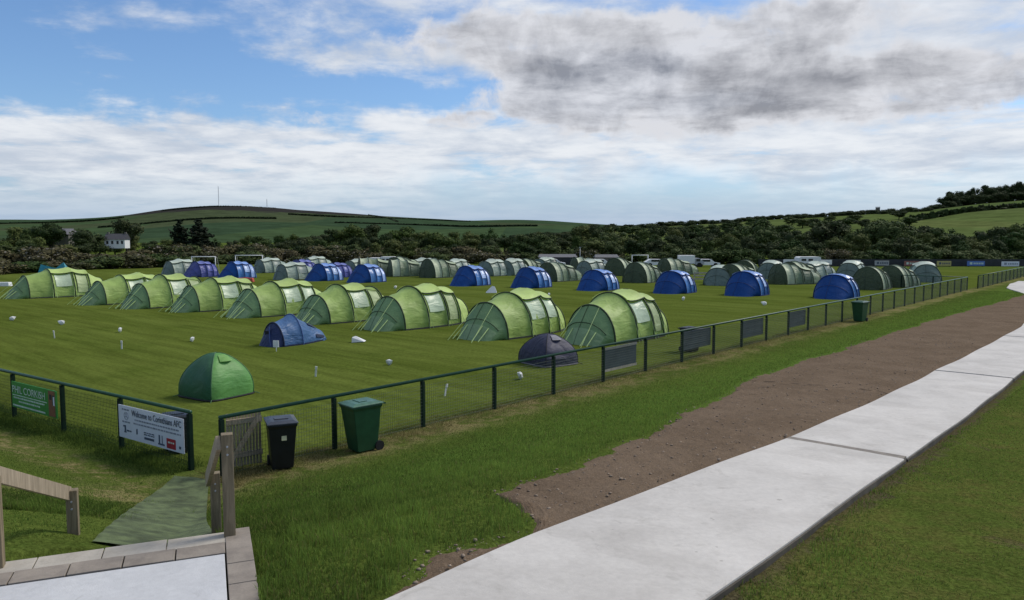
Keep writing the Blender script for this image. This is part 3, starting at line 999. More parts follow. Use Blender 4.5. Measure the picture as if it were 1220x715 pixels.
# ================================================================== wheelie bins
def wheelie_bin(loc, rz, H, Wd, body, lid, label, sticker=None):
    o = empty('wheelie_bin', loc, rz)
    mb = MB()
    # body: tapered tub with a rim and recessed foot, front is -y
    lev = [(.03, .76, .70, .05), (.10, .78, .72, .04), (.86, .98, .97, 0.), (.90, 1.06, 1.05, 0.), (.935, 1.06, 1.05, 0.)]
    V = []; F = []
    for z, kx, ky, oy in lev:
        for x, y in ((-.5, -.5), (.5, -.5), (.5, .5), (-.5, .5)):
            V.append((x * kx * Wd, (y * ky + oy) * Wd * 1.18, z * H))
    for i in range(len(lev) - 1):
        for k in range(4):
            F.append((i * 4 + k, i * 4 + (k + 1) % 4, i * 4 + 4 + (k + 1) % 4, i * 4 + 4 + k))
    F.append((3, 2, 1, 0)); F.append(tuple(len(V) - 4 + k for k in range(4)))
    mb.add(V, F)
    mb.obj('body', body, o, bevel=.012)
    mb = MB()
    w2 = Wd * .56; d2 = Wd * .66
    V = [(-w2, -d2, .938 * H), (w2, -d2, .938 * H), (w2, d2, .938 * H), (-w2, d2, .938 * H),
         (-w2, -d2, .958 * H), (w2, -d2, .958 * H), (w2, d2, .965 * H), (-w2, d2, .965 * H),
         (-w2 * .72, -d2 * .70, .995 * H), (w2 * .72, -d2 * .70, .995 * H), (w2 * .72, d2 * .72, 1.0 * H), (-w2 * .72, d2 * .72, 1.0 * H)]
    mb.add(V, [(3, 2, 1, 0), (0, 1, 5, 4), (1, 2, 6, 5), (2, 3, 7, 6), (3, 0, 4, 7), (4, 5, 9, 8), (5, 6, 10, 9), (6, 7, 11, 10), (7, 4, 8, 11), (8, 9, 10, 11)])
    lo = mb.obj('lid', lid, o, bevel=.01)
    mb = MB(); mb.box((0, -.05 * Wd, 1.004 * H), (w2 * .9, d2 * .5, .012)); mb.obj('lid_panel', lid, lo, bevel=.004)
    mb = MB(); mb.tube([(-w2 * .85, d2 * 1.16, .93 * H), (w2 * .85, d2 * 1.16, .93 * H)], .018, 8)
    for x in (-.6, 0, .6): mb.bar((x * w2, d2 * .9, .93 * H), (x * w2, d2 * 1.16, .93 * H), .03, .03)
    mb.obj('handle', body, o, smooth=False)
    for x in (-1, 1):
        mb = MB(); mb.tube([(x * Wd * .36, d2 * .80, .10), (x * Wd * .46, d2 * .80, .10)], .10, 16)
        wh = mb.obj('wheel', M['tyre'], o)
    mb = MB(); mb.tube([(-Wd * .4, d2 * .80, .10), (Wd * .4, d2 * .80, .10)], .014, 8); mb.obj('axle', M['tyre'], o)
    if sticker:
        mb = MB(); mb.box((.02, 0, 0), (.09, .004, .085)); mb.obj('sticker', M['sticker'], o, loc=(0, -Wd * .55, .66 * H), rot=(R(-9), 0, 0))
    return tag(o, label, 'wheelie bin', 'wheelie bins around the pitch fence')
p = at(333, 560); wheelie_bin((p[0], p[1] + .15, 0), R(24), .95, .50, M['black'], M['lidblack'], 'black wheelie bin with a grey lid and small yellow sticker beside the wooden gate', True)
p = at(429, 539); wheelie_bin((p[0], p[1] + .15, 0), R(-48), 1.03, .54, M['green_bin'], M['green_lid'], 'large dark green wheelie bin standing in front of the near fence')
p = at(1024, 383); wheelie_bin((p[0], p[1], 0), R(-49), 1.07, .58, M['green_bin'], M['green_bin'], 'far green wheelie bin standing by the fence near the blue tents')
p = at(206, 543); wheelie_bin((p[0], p[1] + .25, 0), R(30), .80, .46, M['black'], M['black'], 'black wheelie bin half hidden behind the white welcome board')
p = at(829, 423); wheelie_bin((p[0], p[1] + .8, 0), R(41), .95, .54, M['black'], M['black'], 'black wheelie bin behind the dark advert board on the fence')

# ================================================================== wooden gate leaning open along the fence
gp = at(271, 563); gq = at(313, 556)
gd = gq[:2] - gp[:2]; GL = np.linalg.norm(gd)
gate = empty('wooden_gate', (gp[0], gp[1], 0), math.atan2(gd[1], gd[0]))
tag(gate, 'weathered wooden slatted gate with a diagonal brace, swung open against the fence', 'gate')
ns = 11
mb = MB(); mb.box((0, 0, .55), (GL / ns * .78, .022, 1.0)); slm = mb.me('slat', M['timber2'], bevel=.002)
for i in range(ns):
    link('slat', slm, gate, (GL * (i + .5) / ns, .022, .03 + random.uniform(-.01, .01)))
for z in (.30, .93):
    mb = MB(); mb.box((GL / 2, -.014, z), (GL, .045, .095)); mb.obj('rail', M['timber2'], gate, bevel=.003)
mb = MB(); mb.bar((.06, -.042, .20), (GL - .05, -.042, 1.0), .012, .10, (0, 0, 1)); mb.obj('brace', M['timber2'], gate, bevel=.002)

# ================================================================== tents
def arch_pt(w, h, th, n=2.35):
    c, s = math.cos(th), math.sin(th)
    return -w * math.copysign(abs(c) ** (2 / n), c), h * abs(s) ** (2 / n)
class Tunnel:
    def __init__(self, secs, n=2.35):
        self.S = secs; self.n = n
    def pt(self, i, u, th, off=0.0, sag=.035):
        x0, w0, h0 = self.S[i]; x1, w1, h1 = self.S[i + 1]
        x = x0 + (x1 - x0) * u
        k = 1 - sag * math.sin(math.pi * u) ** .7
        w = (w0 + (w1 - w0) * u) * k; h = (h0 + (h1 - h0) * u) * k
        y, z = arch_pt(w, h, th, self.n)
        if off:
            y += off * (-math.cos(th)); z += off * math.sin(th)
        return (x, y, max(z, 0))
    def patch(self, i, u0, u1, t0, t1, nu, nt, off=0., sag=.035, wr=0., seed=0):
        V = []
        r = np.random.default_rng(seed + i * 17)
        ph = r.random(6) * 6
        for a in range(nu):
            u = u0 + (u1 - u0) * a / (nu - 1)
            for b in range(nt):
                th = t0 + (t1 - t0) * b / (nt - 1)
                o = off(th) if callable(off) else off
                if wr:
                    e = min(1, 4 * u * (1 - u)) * min(1, 3 * math.sin(th) + .1)
                    o += wr * e * (math.sin(5 * th + 3 * u + ph[0]) * math.sin(7 * u + ph[1]) + .6 * math.sin(11 * th - 6 * u + ph[2]) * math.sin(4 * u + ph[3]))
                V.append(self.pt(i, u, th, o, sag))
        return V, grid_faces(nu, nt)
    def hoop(self, i, r, nt=22, end=False, off=.0):
        pts = []
        for b in range(nt):
            th = math.pi * b / (nt - 1)
            pts.append(self.pt(i, 1. if end else 0., th, off, 0))
        mb = MB(); mb.tube(pts, r, 5, False)
        return mb
    def end_panel(self, i, u, lean, narrow, bulge, nt=22, nk=8, split=None):
        """end wall: from the hoop down to a line on the ground, leaning outward by lean"""
        V = []
        for b in range(nt):
            th = math.pi * b / (nt - 1)
            x, y, z = self.pt(i, u, th, -.01, 0)
            for k in range(nk):
                q = k / (nk - 1)
                yy = y * (1 - (1 - narrow) * q)
                zz_ = z * (1 - q)
                xx = x + lean * (q * math.sin(th) ** .5) + bulge * math.sin(math.pi * q) * math.sin(th) * (1 if lean > 0 else -1)
                V.append((xx, yy, zz_))
        return V, grid_faces(nt, nk)

def guy(o, a, b, mat):
    mb = MB(); mb.tube([a, b], .012, 4, False); mb.obj('guy_line', mat, o)

def tunnel_tent(name, secs, P_, rear_lean=.6, front_lean=-.6, fnar=.82, windows=(1,), flaps=(1, 2), doors=(2,), guys=True, seed=3, skirt=True, front_open=False, n=2.12, bands=()):
    T = Tunnel(secs, n)
    o = empty(name)
    ns_ = len(secs) - 1
    PI = math.pi
    for i in range(ns_):
        V, F = T.patch(i, 0, 1, 0, PI, 9, 31, 0, .06 + .025 * ((seed * 7 + i * 3) % 5) / 5, .036, seed)
        mt_ = P_['band'] if i in bands else (P_['flap'] if guys and i == ns_ - 1 else P_['body'])  # rear section takes the roof lime: its sunlit brightness put into colour
        link('fly_section', mesh('fly_section', V, F, mt_, True), o)
    V, F = T.end_panel(0, 0, front_lean, fnar, .06)
    fo = link('front_panel', mesh('front_panel', V, F, P_['front'], True), o)
    x0, w0, h0 = secs[0]
    # a paler kick panel and a zip seam on the front wall
    if not front_open:
        mb = MB()
        nk_ = 8
        for kk_ in (3, 4):
            row = [V[b_ * nk_ + kk_] for b_ in range(3, 19)]
            if kk_ == 3: mb.tube([(q_[0] - .02, q_[1], q_[2]) for q_ in row], .014, 4)
        mb.obj('seam', P_['trim'], fo, smooth=True)
        if guys:
            Vk = [(V[b_ * nk_ + k_][0] - .018, V[b_ * nk_ + k_][1], V[b_ * nk_ + k_][2] + .004) for b_ in range(3, 19) for k_ in range(4, nk_)]
            link('kick_panel', mesh('kick_panel', Vk, grid_faces(16, nk_ - 4), P_['kick'], True), fo)
            for b_ in (6, 8, 13, 16):
                a_ = V[b_ * nk_ + 4]; e_ = V[b_ * nk_ + nk_ - 1]
                mb = MB(); mb.tube([(a_[0] - .03, a_[1], a_[2]), (e_[0] - .30, e_[1] * 1.08, 0)], .022, 4); mb.obj('peg_strap', P_['guy'], fo)
        mb = MB(); mb.tube([(V[11 * nk_ + q_][0] - .02, V[11 * nk_ + q_][1], V[11 * nk_ + q_][2]) for q_ in range(nk_)], .012, 4); mb.obj('zip', P_['trim'], fo, smooth=True)
    V, F = T.end_panel(ns_ - 1, 1, rear_lean, .85, .06)
    link('rear_panel', mesh('rear_panel', V, F[:, ::-1], P_['body'], True), o)
    for i in range(ns_):
        T.hoop(i, .036, off=.012).obj('hoop_seam', P_['trim'], o, smooth=True)
    T.hoop(ns_ - 1, .026, end=True, off=.01).obj('hoop_seam', P_['trim'], o, smooth=True)
    for i in windows:
        for side in (0, 1):
            t0, t1 = R(22), R(54)
            if side: t0, t1 = PI - t0, PI - t1
            V, F = T.patch(i, .14, .90, t0, t1, 9, 9, .040, .06 + .025 * ((seed * 7 + i * 3) % 5) / 5, .004)
            w_ = link('window', mesh('window', V, F, P_['window'], True), o)
    for i in doors:
        t0, t1 = R(8), R(60)
        V, F = T.patch(i, .18, .86, t0, t1, 9, 12, .038, .06 + .025 * ((seed * 7 + i * 3) % 5) / 5, .004)
        dd = link('door', mesh('door', V, F, P_['door'], True), o)
        mb = MB()
        pts = [T.pt(i, .18, t0, .046, .065)] + [T.pt(i, .18, t0 + (t1 - t0) * q / 6, .046, .065) for q in range(7)] + [T.pt(i, .86, t1 - (t1 - t0) * q / 6, .046, .065) for q in range(7)]
        mb.tube(pts, .018, 4, False); mb.obj('zip', P_['trim'], dd)
    for i in flaps:
        a0 = R(54)
        offf = lambda th: .035 + .13 * abs(math.cos(th)) ** 1.3
        V, F = T.patch(i, .0, 1., a0, PI - a0, 8, 15, offf, .045, .008)
        fl = link('roof_flap', mesh('roof_flap', V, F, P_['flap'], True), o)
        mb = MB()
        pts = [T.pt(i, q / 6, a0, .095, .045) for q in range(7)]
        mb.tube(pts, .030, 5, True)
        mb.obj('flap_roll', P_['trim'], fl, smooth=True)
    if skirt:
        for sd in (-1, 1):
            mb = MB()
            for i in range(ns_):
                a = (secs[i][0], sd * (secs[i][1] + .015), .03); b = (secs[i + 1][0], sd * (secs[i + 1][1] + .015), .03)
                mb.bar(a, b, .03, .08 + .004 * i)
            mb.obj('mud_skirt', P_['skirt'], o)
    if guys:
        for i in range(1, ns_):
            p_ = T.pt(i, 0, R(38), .02, 0)
            for dxx in (-.12, .12):
                guy(o, p_, (p_[0] + dxx, p_[1] - .45, 0.0), P_['guy'])
        for yy in (-.45, .45):
            th = math.acos(-yy / w0 * .9)
            p_ = T.pt(0, 0, th, .02, 0)
            guy(o, (p_[0] - .02, p_[1], p_[2]), (x0 + front_lean - .55, yy * 1.5, 0), P_['guy'])
    return o

GREEN = dict(body=fabric('lime_fabric', (.375, .515, .140), .30, .5, .36), front=fabric('bottle_green_fabric', (.205, .335, .150), .24, .55, .28),
             flap=fabric('lime_roof_fabric', (.53, .67, .21), .28, .5, .25), window=fabric('pale_window', (.50, .60, .42), .15, .35, .3),  # bright light on the tent tops put into this paler roof lime
             door=fabric('door_panel', (.40, .48, .24), .2, .5, .4), trim=plain('dark_seam', (.030, .050, .020), .7), skirt=plain('grey_skirt', (.045, .05, .045), .8),
             kick=fabric('pale_green_kick', (.25, .37, .19), .22, .5, .25), guy=plain('lime_guy', (.40, .54, .20), .6), band=None)
GREEN['band'] = GREEN['body']
BLUE = dict(body=fabric('royal_blue_fabric', (.055, .185, .46), .12, .34, .25, spec=.55), front=fabric('deep_blue_fabric', (.007, .055, .215), .12, .6, .2, spec=.15),
            flap=fabric('blue_roof_fabric', (.22, .36, .72), .12, .30, .4, spec=.6), window=fabric('blue_window', (.42, .54, .78), .1, .3, .3),  # sky sheen painted into the paler blue of roof, window and band
            door=fabric('blue_door', (.05, .14, .48), .1, .4, .4), trim=plain('navy_seam', (.010, .028, .12), .6), skirt=plain('blue_skirt', (.012, .03, .12), .8),
            guy=plain('pale_guy', (.30, .40, .55), .6), band=fabric('blue_band', (.32, .45, .74), .12, .3, .4, spec=.6))
VIOLET = dict(BLUE); VIOLET.update(body=fabric('faded_violet_fabric', (.085, .10, .32), .12, .45, .5), front=fabric('violet_front', (.045, .06, .22), .12, .5, .4), flap=fabric('violet_roof', (.15, .17, .42), .1, .4, .4), window=fabric('violet_window', (.10, .12, .36), .1, .4, .3))
SAGE = dict(GREEN); SAGE.update(body=fabric('sage_fabric', (.17, .23, .135), .18, .5, .5), front=fabric('olive_front', (.062, .085, .042), .15, .6, .5), flap=fabric('sage_roof', (.40, .47, .29), .2, .45, .4), window=fabric('sage_window', (.22, .27, .20), .1, .4, .3), door=fabric('sage_door', (.10, .14, .085), .1, .5, .4), band=fabric('pale_sage_band', (.48, .54, .36), .2, .5, .3), trim=plain('sage_seam', (.06, .08, .05), .7))
PALE = dict(SAGE); PALE.update(body=fabric('pale_sage_fabric', (.34, .42, .34), .2, .45, .5), front=fabric('grey_sage_front', (.14, .19, .16), .2, .5, .5), flap=fabric('pale_roof', (.55, .62, .50), .2, .4, .4), window=fabric('grey_window', (.20, .25, .22), .1, .4, .3))

TR = R(50)                                             # tents all point down the pitch
ex = np.array([math.cos(TR), math.sin(TR)]); ey = np.array([-ex[1], ex[0]])
PARK = (0, -400, -80)
green_v = [tunnel_tent('tunnel_tent', [(0, 1.22, 1.52), (1.35, 1.42, 1.95), (2.6, 1.45, 2.02), (3.6, 1.34, 1.80), (4.6, .98, 1.18)], GREEN, .35, -1.05, seed=3),
           tunnel_tent('tunnel_tent', [(0, 1.20, 1.46), (1.32, 1.40, 1.97), (2.55, 1.44, 1.98), (3.6, 1.30, 1.74), (4.62, .95, 1.10)], GREEN, .40, -1.0, seed=11, flaps=(1,)),
           tunnel_tent('tunnel_tent', [(0, 1.24, 1.55), (1.4, 1.43, 1.92), (2.62, 1.46, 2.05), (3.55, 1.36, 1.84), (4.5, 1.0, 1.22)], GREEN, .32, -1.12, seed=23, windows=(1, 2), doors=())]
_gi = [0, 2, 0, 1, 2, 0, 1, 2, 0]
blue_p = tunnel_tent('tunnel_tent', [(0, 1.40, 1.72), (.75, 1.42, 1.76), (1.5, 1.36, 1.66), (2.1, 1.2, 1.40)], BLUE, .45, -1.45, windows=(1,), flaps=(0, 1), doors=(), guys=False, bands=(2,))
violet_p = tunnel_tent('tunnel_tent', [(0, 1.40, 1.72), (.75, 1.42, 1.76), (1.5, 1.36, 1.66), (2.1, 1.2, 1.40)], VIOLET, .45, -1.3, windows=(1,), flaps=(0, 1), doors=(), guys=False)
sage_p = tunnel_tent('tunnel_tent', [(0, 1.35, 1.95), (.9, 1.38, 2.0), (1.9, 1.32, 1.85), (3.2, 1.28, 1.55), (4.3, 1.1, 1.05)], SAGE, .4, -.35, windows=(), flaps=(2,), doors=(2,), guys=False, bands=(0,))
pale_p = tunnel_tent('tunnel_tent', [(0, 1.3, 1.65), (1.2, 1.4, 1.9), (2.4, 1.36, 1.8), (3.4, 1.1, 1.3)], PALE, .6, -.7, windows=(1,), flaps=(0, 1), doors=(), guys=False)
used = set()
random.seed(21)
def put(proto, px, py, w, label, group, rz=0., sc=1.0):
    """px, py: ground point at the near right corner of the first hoop"""
    q = at(px, py)
    t_ = TR + rz + random.uniform(-.035, .035)
    e2 = np.array([-math.sin(t_), math.cos(t_)])
    p_ = q[:2] + e2 * w * sc
    o = proto if proto.name not in used else copy_tree(proto)
    used.add(proto.name)
    vz = random.uniform(.96, 1.04)
    o.location = (p_[0], p_[1], .004)
    o.rotation_euler = (0, 0, t_)
    o.scale = (sc * random.uniform(.98, 1.03), sc, sc * vz)
    return tag(o, label, 'tent', group)
GG = 'lime green tunnel tents in the front row'
put(green_v[_gi[0]], 733, 411, 1.22, 'lime green tunnel tent behind the navy dome tent, closest to the long fence', GG)
put(green_v[_gi[1]], 605, 405, 1.22, 'lime green tunnel tent behind the navy dome, next left from the one by the fence', GG, .02)
put(green_v[_gi[2]], 483, 394, 1.22, 'lime green tunnel tent right of the slate blue ridge tent, behind the white flag sheet', GG, -.02)
put(green_v[_gi[3]], 394, 386.5, 1.22, 'lime green tunnel tent just behind the slate blue ridge tent', GG, .03)
put(green_v[_gi[4]], 311, 378.5, 1.22, 'lime green tunnel tent behind the left end of the slate blue ridge tent', GG)
put(green_v[_gi[5]], 238, 372, 1.22, 'lime green tunnel tent fourth from the left end of the front row', GG, -.02)
put(green_v[_gi[6]], 179, 368, 1.22, 'lime green tunnel tent third from the left end of the front row', GG, .03)
put(green_v[_gi[7]], 127, 363.5, 1.22, 'lime green tunnel tent second from the left end of the front row', GG)
put(green_v[_gi[8]], 36, 356, 1.22, 'lime green tunnel tent at the left end of its row, teal sheet behind it', GG, -.04, 1.08)
GB = 'royal blue tunnel tents in the second row'
put(blue_p, 1017, 356.5, 1.40, 'royal blue tunnel tent nearest the long fence, at the right end of the blue row', GB)
put(blue_p, 906, 353, 1.40, 'royal blue tunnel tent with a dark sage tent close behind its right side', GB)
put(blue_p, 818, 350, 1.40, 'royal blue tunnel tent beside the low pale barrier', GB)
put(blue_p, 724, 346.5, 1.40, 'royal blue tunnel tent left of the olive fronted tent with a pale band', GB, .03)
put(blue_p, 642, 343.5, 1.40, 'royal blue tunnel tent in front of the pale arched tent with a dark rear', GB)
put(blue_p, 568, 341, 1.40, 'royal blue tunnel tent alone on the grass behind the middle lime tents', GB, -.03)
put(blue_p, 442, 337, 1.40, 'royal blue tunnel tent with a light green roof showing behind it', GB)
put(blue_p, 390, 335, 1.40, 'royal blue tunnel tent with a faded violet tent behind its right side', GB, .04)
put(blue_p, 284, 332, 1.40, 'royal blue tunnel tent next to the faded violet tent by the white goal', GB)
GV = 'faded violet blue tents at the back left'
put(violet_p, 240, 330.5, 1.40, 'faded violet tunnel tent in front of the white goal', GV)
put(violet_p, 362, 328.5, 1.40, 'faded violet tunnel tent behind the pale sage tent', GV)
put(violet_p, 404, 331, 1.40, 'faded violet tunnel tent half hidden behind a royal blue tent', GV, 0, .95)
GS = 'sage green tents in the rear rows'
put(sage_p, 771, 337.5, 1.35, 'sage tent with a dark olive front and pale band, right of a royal blue tent', GS)
put(sage_p, 1052, 346, 1.35, 'sage tent with a dark olive front behind the blue tent nearest the fence', GS, .0, .95)
put(sage_p, 519, 331.5, 1.35, 'sage tent with a dark olive front and pale yellowish rear edge, middle of the field', GS, -.1, 1.05)
put(sage_p, 664, 336, 1.35, 'sage tent with a pale arch and dark rear body behind a royal blue tent', GS, -.05)
put(sage_p, 886, 341, 1.35, 'sage tent hidden behind a blue tent, its dark rear showing on the right', GS, -.08)
put(sage_p, 938, 339.5, 1.35, 'broad dark sage tent with pale roof patches beside the white van body', GS, -.5, 1.0)
put(sage_p, 955, 337, 1.35, 'dark sage tent close behind the broad sage tent with roof patches', GS, -.2, 1.0)
put(sage_p, 690, 326, 1.35, 'distant sage tent with a light roof, behind the pale arched tent', GS, -.5)
put(sage_p, 800, 328, 1.35, 'distant sage tent with a light roof behind the olive fronted tent', GS, -.4)
put(sage_p, 430, 329, 1.35, 'sage tent with a light green roof behind the blue tent', GS, -.6, 1.05)
put(sage_p, 468, 330, 1.35, 'sage tent with a pale rear edge right of the blue tent', GS, -.5)
put(sage_p, 482, 328, 1.35, 'tall pale roofed sage tent left of the olive fronted tent in mid field', GS, .2, 1.1)
GP = 'pale grey green tents in the rear rows'
put(pale_p, 208, 329.5, 1.3, 'pale grey green tent at the left end of the rear row', GP)
put(pale_p, 343, 334, 1.3, 'pale grey green tent between two royal blue tents', GP, -.1)
put(pale_p, 316, 325.5, 1.3, 'pale green tent far back behind a royal blue tent at left', GP)
put(pale_p, 372, 322, 1.3, 'pale light green tent far back above the royal blue tent roofs', GP)
put(pale_p, 588, 329.5, 1.3, 'pale grey tent with a white top behind the lone blue tent', GP)
put(pale_p, 613, 328.5, 1.3, 'pale grey tent just left of the blue tent in the centre of the field', GP, .1)
put(pale_p, 872, 340.5, 1.3, 'pale grey green tent peeping out left of a royal blue tent', GP, .2, 1.0)
put(pale_p, 1026, 333, 1.3, 'pale grey tent behind the dark olive fronted tent at the right', GP)
put(pale_p, 1122, 336.5, 1.3, 'pale grey green dome ended tent alone at the far corner of the long fence', GP, .35, 1.05)
put(pale_p, 652, 324, 1.3, 'distant pale green tent behind the pale arched sage tent', GP)

put(sage_p, 1078, 343, 1.35, 'sage tent closest behind the far end of the long fence, right of the olive front', GS, -.15, .95)
put(pale_p, 930, 333, 1.3, 'pale tent behind the broad sage tent, below the left far board', GP, .1)
put(pale_p, 975, 334, 1.3, 'pale tent below the big caravan, at the right of the broad sage tent', GP, -.3)
put(pale_p, 706, 328, 1.3, 'distant pale tent left of the olive fronted tent with the pale band', GP, -.1)
put(sage_p, 745, 329, 1.35, 'distant sage tent just behind the olive fronted tent with the pale band', GS, .1)
put(pale_p, 545, 327, 1.3, 'distant pale tent right of the mid field olive fronted tent', GP, .1)
put(sage_p, 632, 327, 1.35, 'distant sage tent behind the blue tent in the centre of the field', GS, .1, .95)
put(pale_p, 500, 325, 1.3, 'distant pale tent behind the mid field olive fronted tent', GP, -.2)
put(sage_p, 900, 331, 1.35, 'distant sage tent behind a blue tent, left of the windbreak end', GS, .2, .95)
put(pale_p, 425, 326, 1.3, 'distant pale tent below the two small caravans', GP, .1, .95)

# ---- small dome tents
def dome_tent(loc, rz, sx, sy, H, mats, trimm, label, vent=None, skirt=None):
    o = empty('dome_tent', loc, rz)
    nk, na = 13, 13
    def P3(al, k):
        hgt = H * math.sin(k * math.pi / 2) ** .92
        r = max(math.cos(k * math.pi / 2), 0) ** .95
        n = 7 - 4.6 * k
        c, s = math.cos(al), math.sin(al)
        q = (abs(c) ** n + abs(s) ** n) ** (-1 / n)
        f = 1 + .05 * math.sin(2 * math.pi * min(k, 1)) 
        return (sx * r * q * c * f, sy * r * q * s * f, hgt)
    for j in range(4):
        V = []
        for a in range(na):
            al = -math.pi / 4 - math.pi / 2 + j * math.pi / 2 + math.pi / 2 * a / (na - 1)
            for b in range(nk):
                x, y, z = P3(al, b / (nk - 1))
                # panels pull in between the poles
                pull = 1 - .06 * math.sin(math.pi * a / (na - 1)) * math.sin(math.pi * b / (nk - 1))
                V.append((x * pull, y * pull, z))
        link('fly_panel', mesh('fly_panel', V, grid_faces(na, nk), mats[j], True), o)
    for j in range(4):
        al = -math.pi * .75 + j * math.pi / 2
        mb = MB(); mb.tube([P3(al, b / (nk - 1)) for b in range(nk)], .016, 6); mb.obj('pole_sleeve', trimm, o, smooth=True)
    mb = MB()
    ring = [P3(2 * math.pi * a / 48 + math.pi / 4, 0.0) for a in range(49)]
    mb.tube([(x * 1.01, y * 1.01, .025) for x, y, z in ring], .03, 5)
    mb.obj('hem', skirt or trimm, o)
    for j in range(4):
        al = -math.pi * .75 + j * math.pi / 2
        x, y, z = P3(al, .0)
        mb = MB(); mb.tube([(x, y, .06), (x * 1.18, y * 1.18, .0)], .010, 4); mb.obj('peg_loop', trimm, o)
    if vent is not None:
        V = []
        for a in range(7):
            al = vent - .42 + .84 * a / 6
            for b in range(5):
                k = .60 + .20 * b / 4
                x, y, z = P3(al, k)
                lift = 1.02 + .16 * (1 - b / 4) * math.sin(math.pi * a / 6)
                V.append((x * lift, y * lift, z + .02))
        link('vent_hood', mesh('vent_hood', V, grid_faces(7, 5), mats[4], True), o)
    return o
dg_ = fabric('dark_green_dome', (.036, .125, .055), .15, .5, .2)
lg_ = fabric('light_green_dome', (.135, .340, .085), .25, .5, .3)  # paler face: light from the right put into its colour
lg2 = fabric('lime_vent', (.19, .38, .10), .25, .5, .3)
pc = at(262, 477); pl = at(214, 473); pr_ = at(300, 469)
cen = (pl[:2] + pr_[:2]) / 2
dv = pr_[:2] - pc[:2]
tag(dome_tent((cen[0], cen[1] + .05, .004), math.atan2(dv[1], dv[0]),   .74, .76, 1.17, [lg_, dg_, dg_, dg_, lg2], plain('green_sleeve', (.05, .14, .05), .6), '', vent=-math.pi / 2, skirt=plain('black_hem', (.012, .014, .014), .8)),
    'small green dome tent, one side a paler green, alone near the gate', 'tent')
nav = fabric('navy_fabric', (.030, .032, .062), .05, .6, .5)
nav2 = fabric('charcoal_navy_fabric', (.045, .045, .075), .05, .6, .5)
p = at(652, 436)
tag(dome_tent((p[0] + .05, p[1] + .6, .004), R(36), .76, .84, 1.02, [nav2, nav, nav, nav, plain('grey_cap', (.20, .20, .22), .7)], plain('navy_sleeve', (.012, .012, .02), .7), '', vent=-math.pi / 2, skirt=plain('grey_hem', (.12, .12, .13), .8)),
    'small dark navy dome tent on the grass just behind the long fence', 'tent')

# ---- slate blue ridge tent
def ridge_tent():
    q0 = at(305, 415); q1 = at(345, 413.5)
    o = empty('ridge_tent')
    T = Tunnel([(0, .66, .92), (.85, .80, 1.20), (2.25, .50, .45)], 1.95)
    sl = fabric('slate_blue_fabric', (.062, .140, .29), .15, .45, .6)
    dk = fabric('dark_blue_fabric', (.014, .028, .090), .05, .6, .4)  # dark panel fills the open front, inner shade put into its colour
    for i in range(2):
        V, F = T.patch(i, 0, 1, 0, math.pi, 10, 31, 0, .05, .02, 9)
        link('fly_section', mesh('fly_section', V, F, sl, True), o)
    V, F = T.end_panel(0, 0, -.42, .95, .02)
    fp = link('front_panel', mesh('front_panel', V, F, dk, True), o)
    mb = MB(); mb.tube([(-.16, .02, .78), (-.30, -.16, .30), (-.36, -.30, .02)], .03, 5); mb.obj('door_fold', plain('blue_door_fold', (.035, .06, .17), .6), fp)
    mb = MB(); mb.box((-.20, .12, .52), (.03, .26, .16)); mb.obj('mesh_window', plain('black_mesh', (.006, .007, .012), .8), fp, bevel=.01)
    V, F = T.end_panel(1, 1, .30, .8, .03)
    link('rear_panel', mesh('rear_panel', V, F[:, ::-1], sl, True), o)
    tm = plain('dark_blue_trim', (.010, .018, .05), .7)
    T.hoop(0, .030, off=.01).obj('hoop_seam', tm, o, smooth=True)
    T.hoop(1, .016, off=.01).obj('hoop_seam', plain('slate_seam', (.06, .11, .28), .6), o, smooth=True)
    V, F = T.patch(1, .45, .80, R(58), R(80), 4, 4, .03, .03); link('vent_patch', mesh('vent_patch', V, F, tm, True), o)
    V, F = T.patch(1, .62, .95, R(16), R(28), 4, 4, .02, .03); link('vent_patch', mesh('vent_patch', V, F, tm, True), o)
    mb = MB()
    for sd in (-1, 1):
        mb.bar((0, sd * .68, .02), (.95, sd * .80, .02), .04, .07); mb.bar((.95, sd * .80, .02), (2.25, sd * .46, .02), .04, .07)
    mb.obj('hem', tm, o)
    a = R(55)
    o.rotation_euler = (0, 0, a)
    e2 = np.array([-math.sin(a), math.cos(a)])
    p_ = at(339, 413.5)[:2] + e2 * .68
    o.location = (p_[0], p_[1], .004)
    return tag(o, 'low slate blue ridge tent with a dark open front, alone before the lime row', 'tent')
ridge_tent()

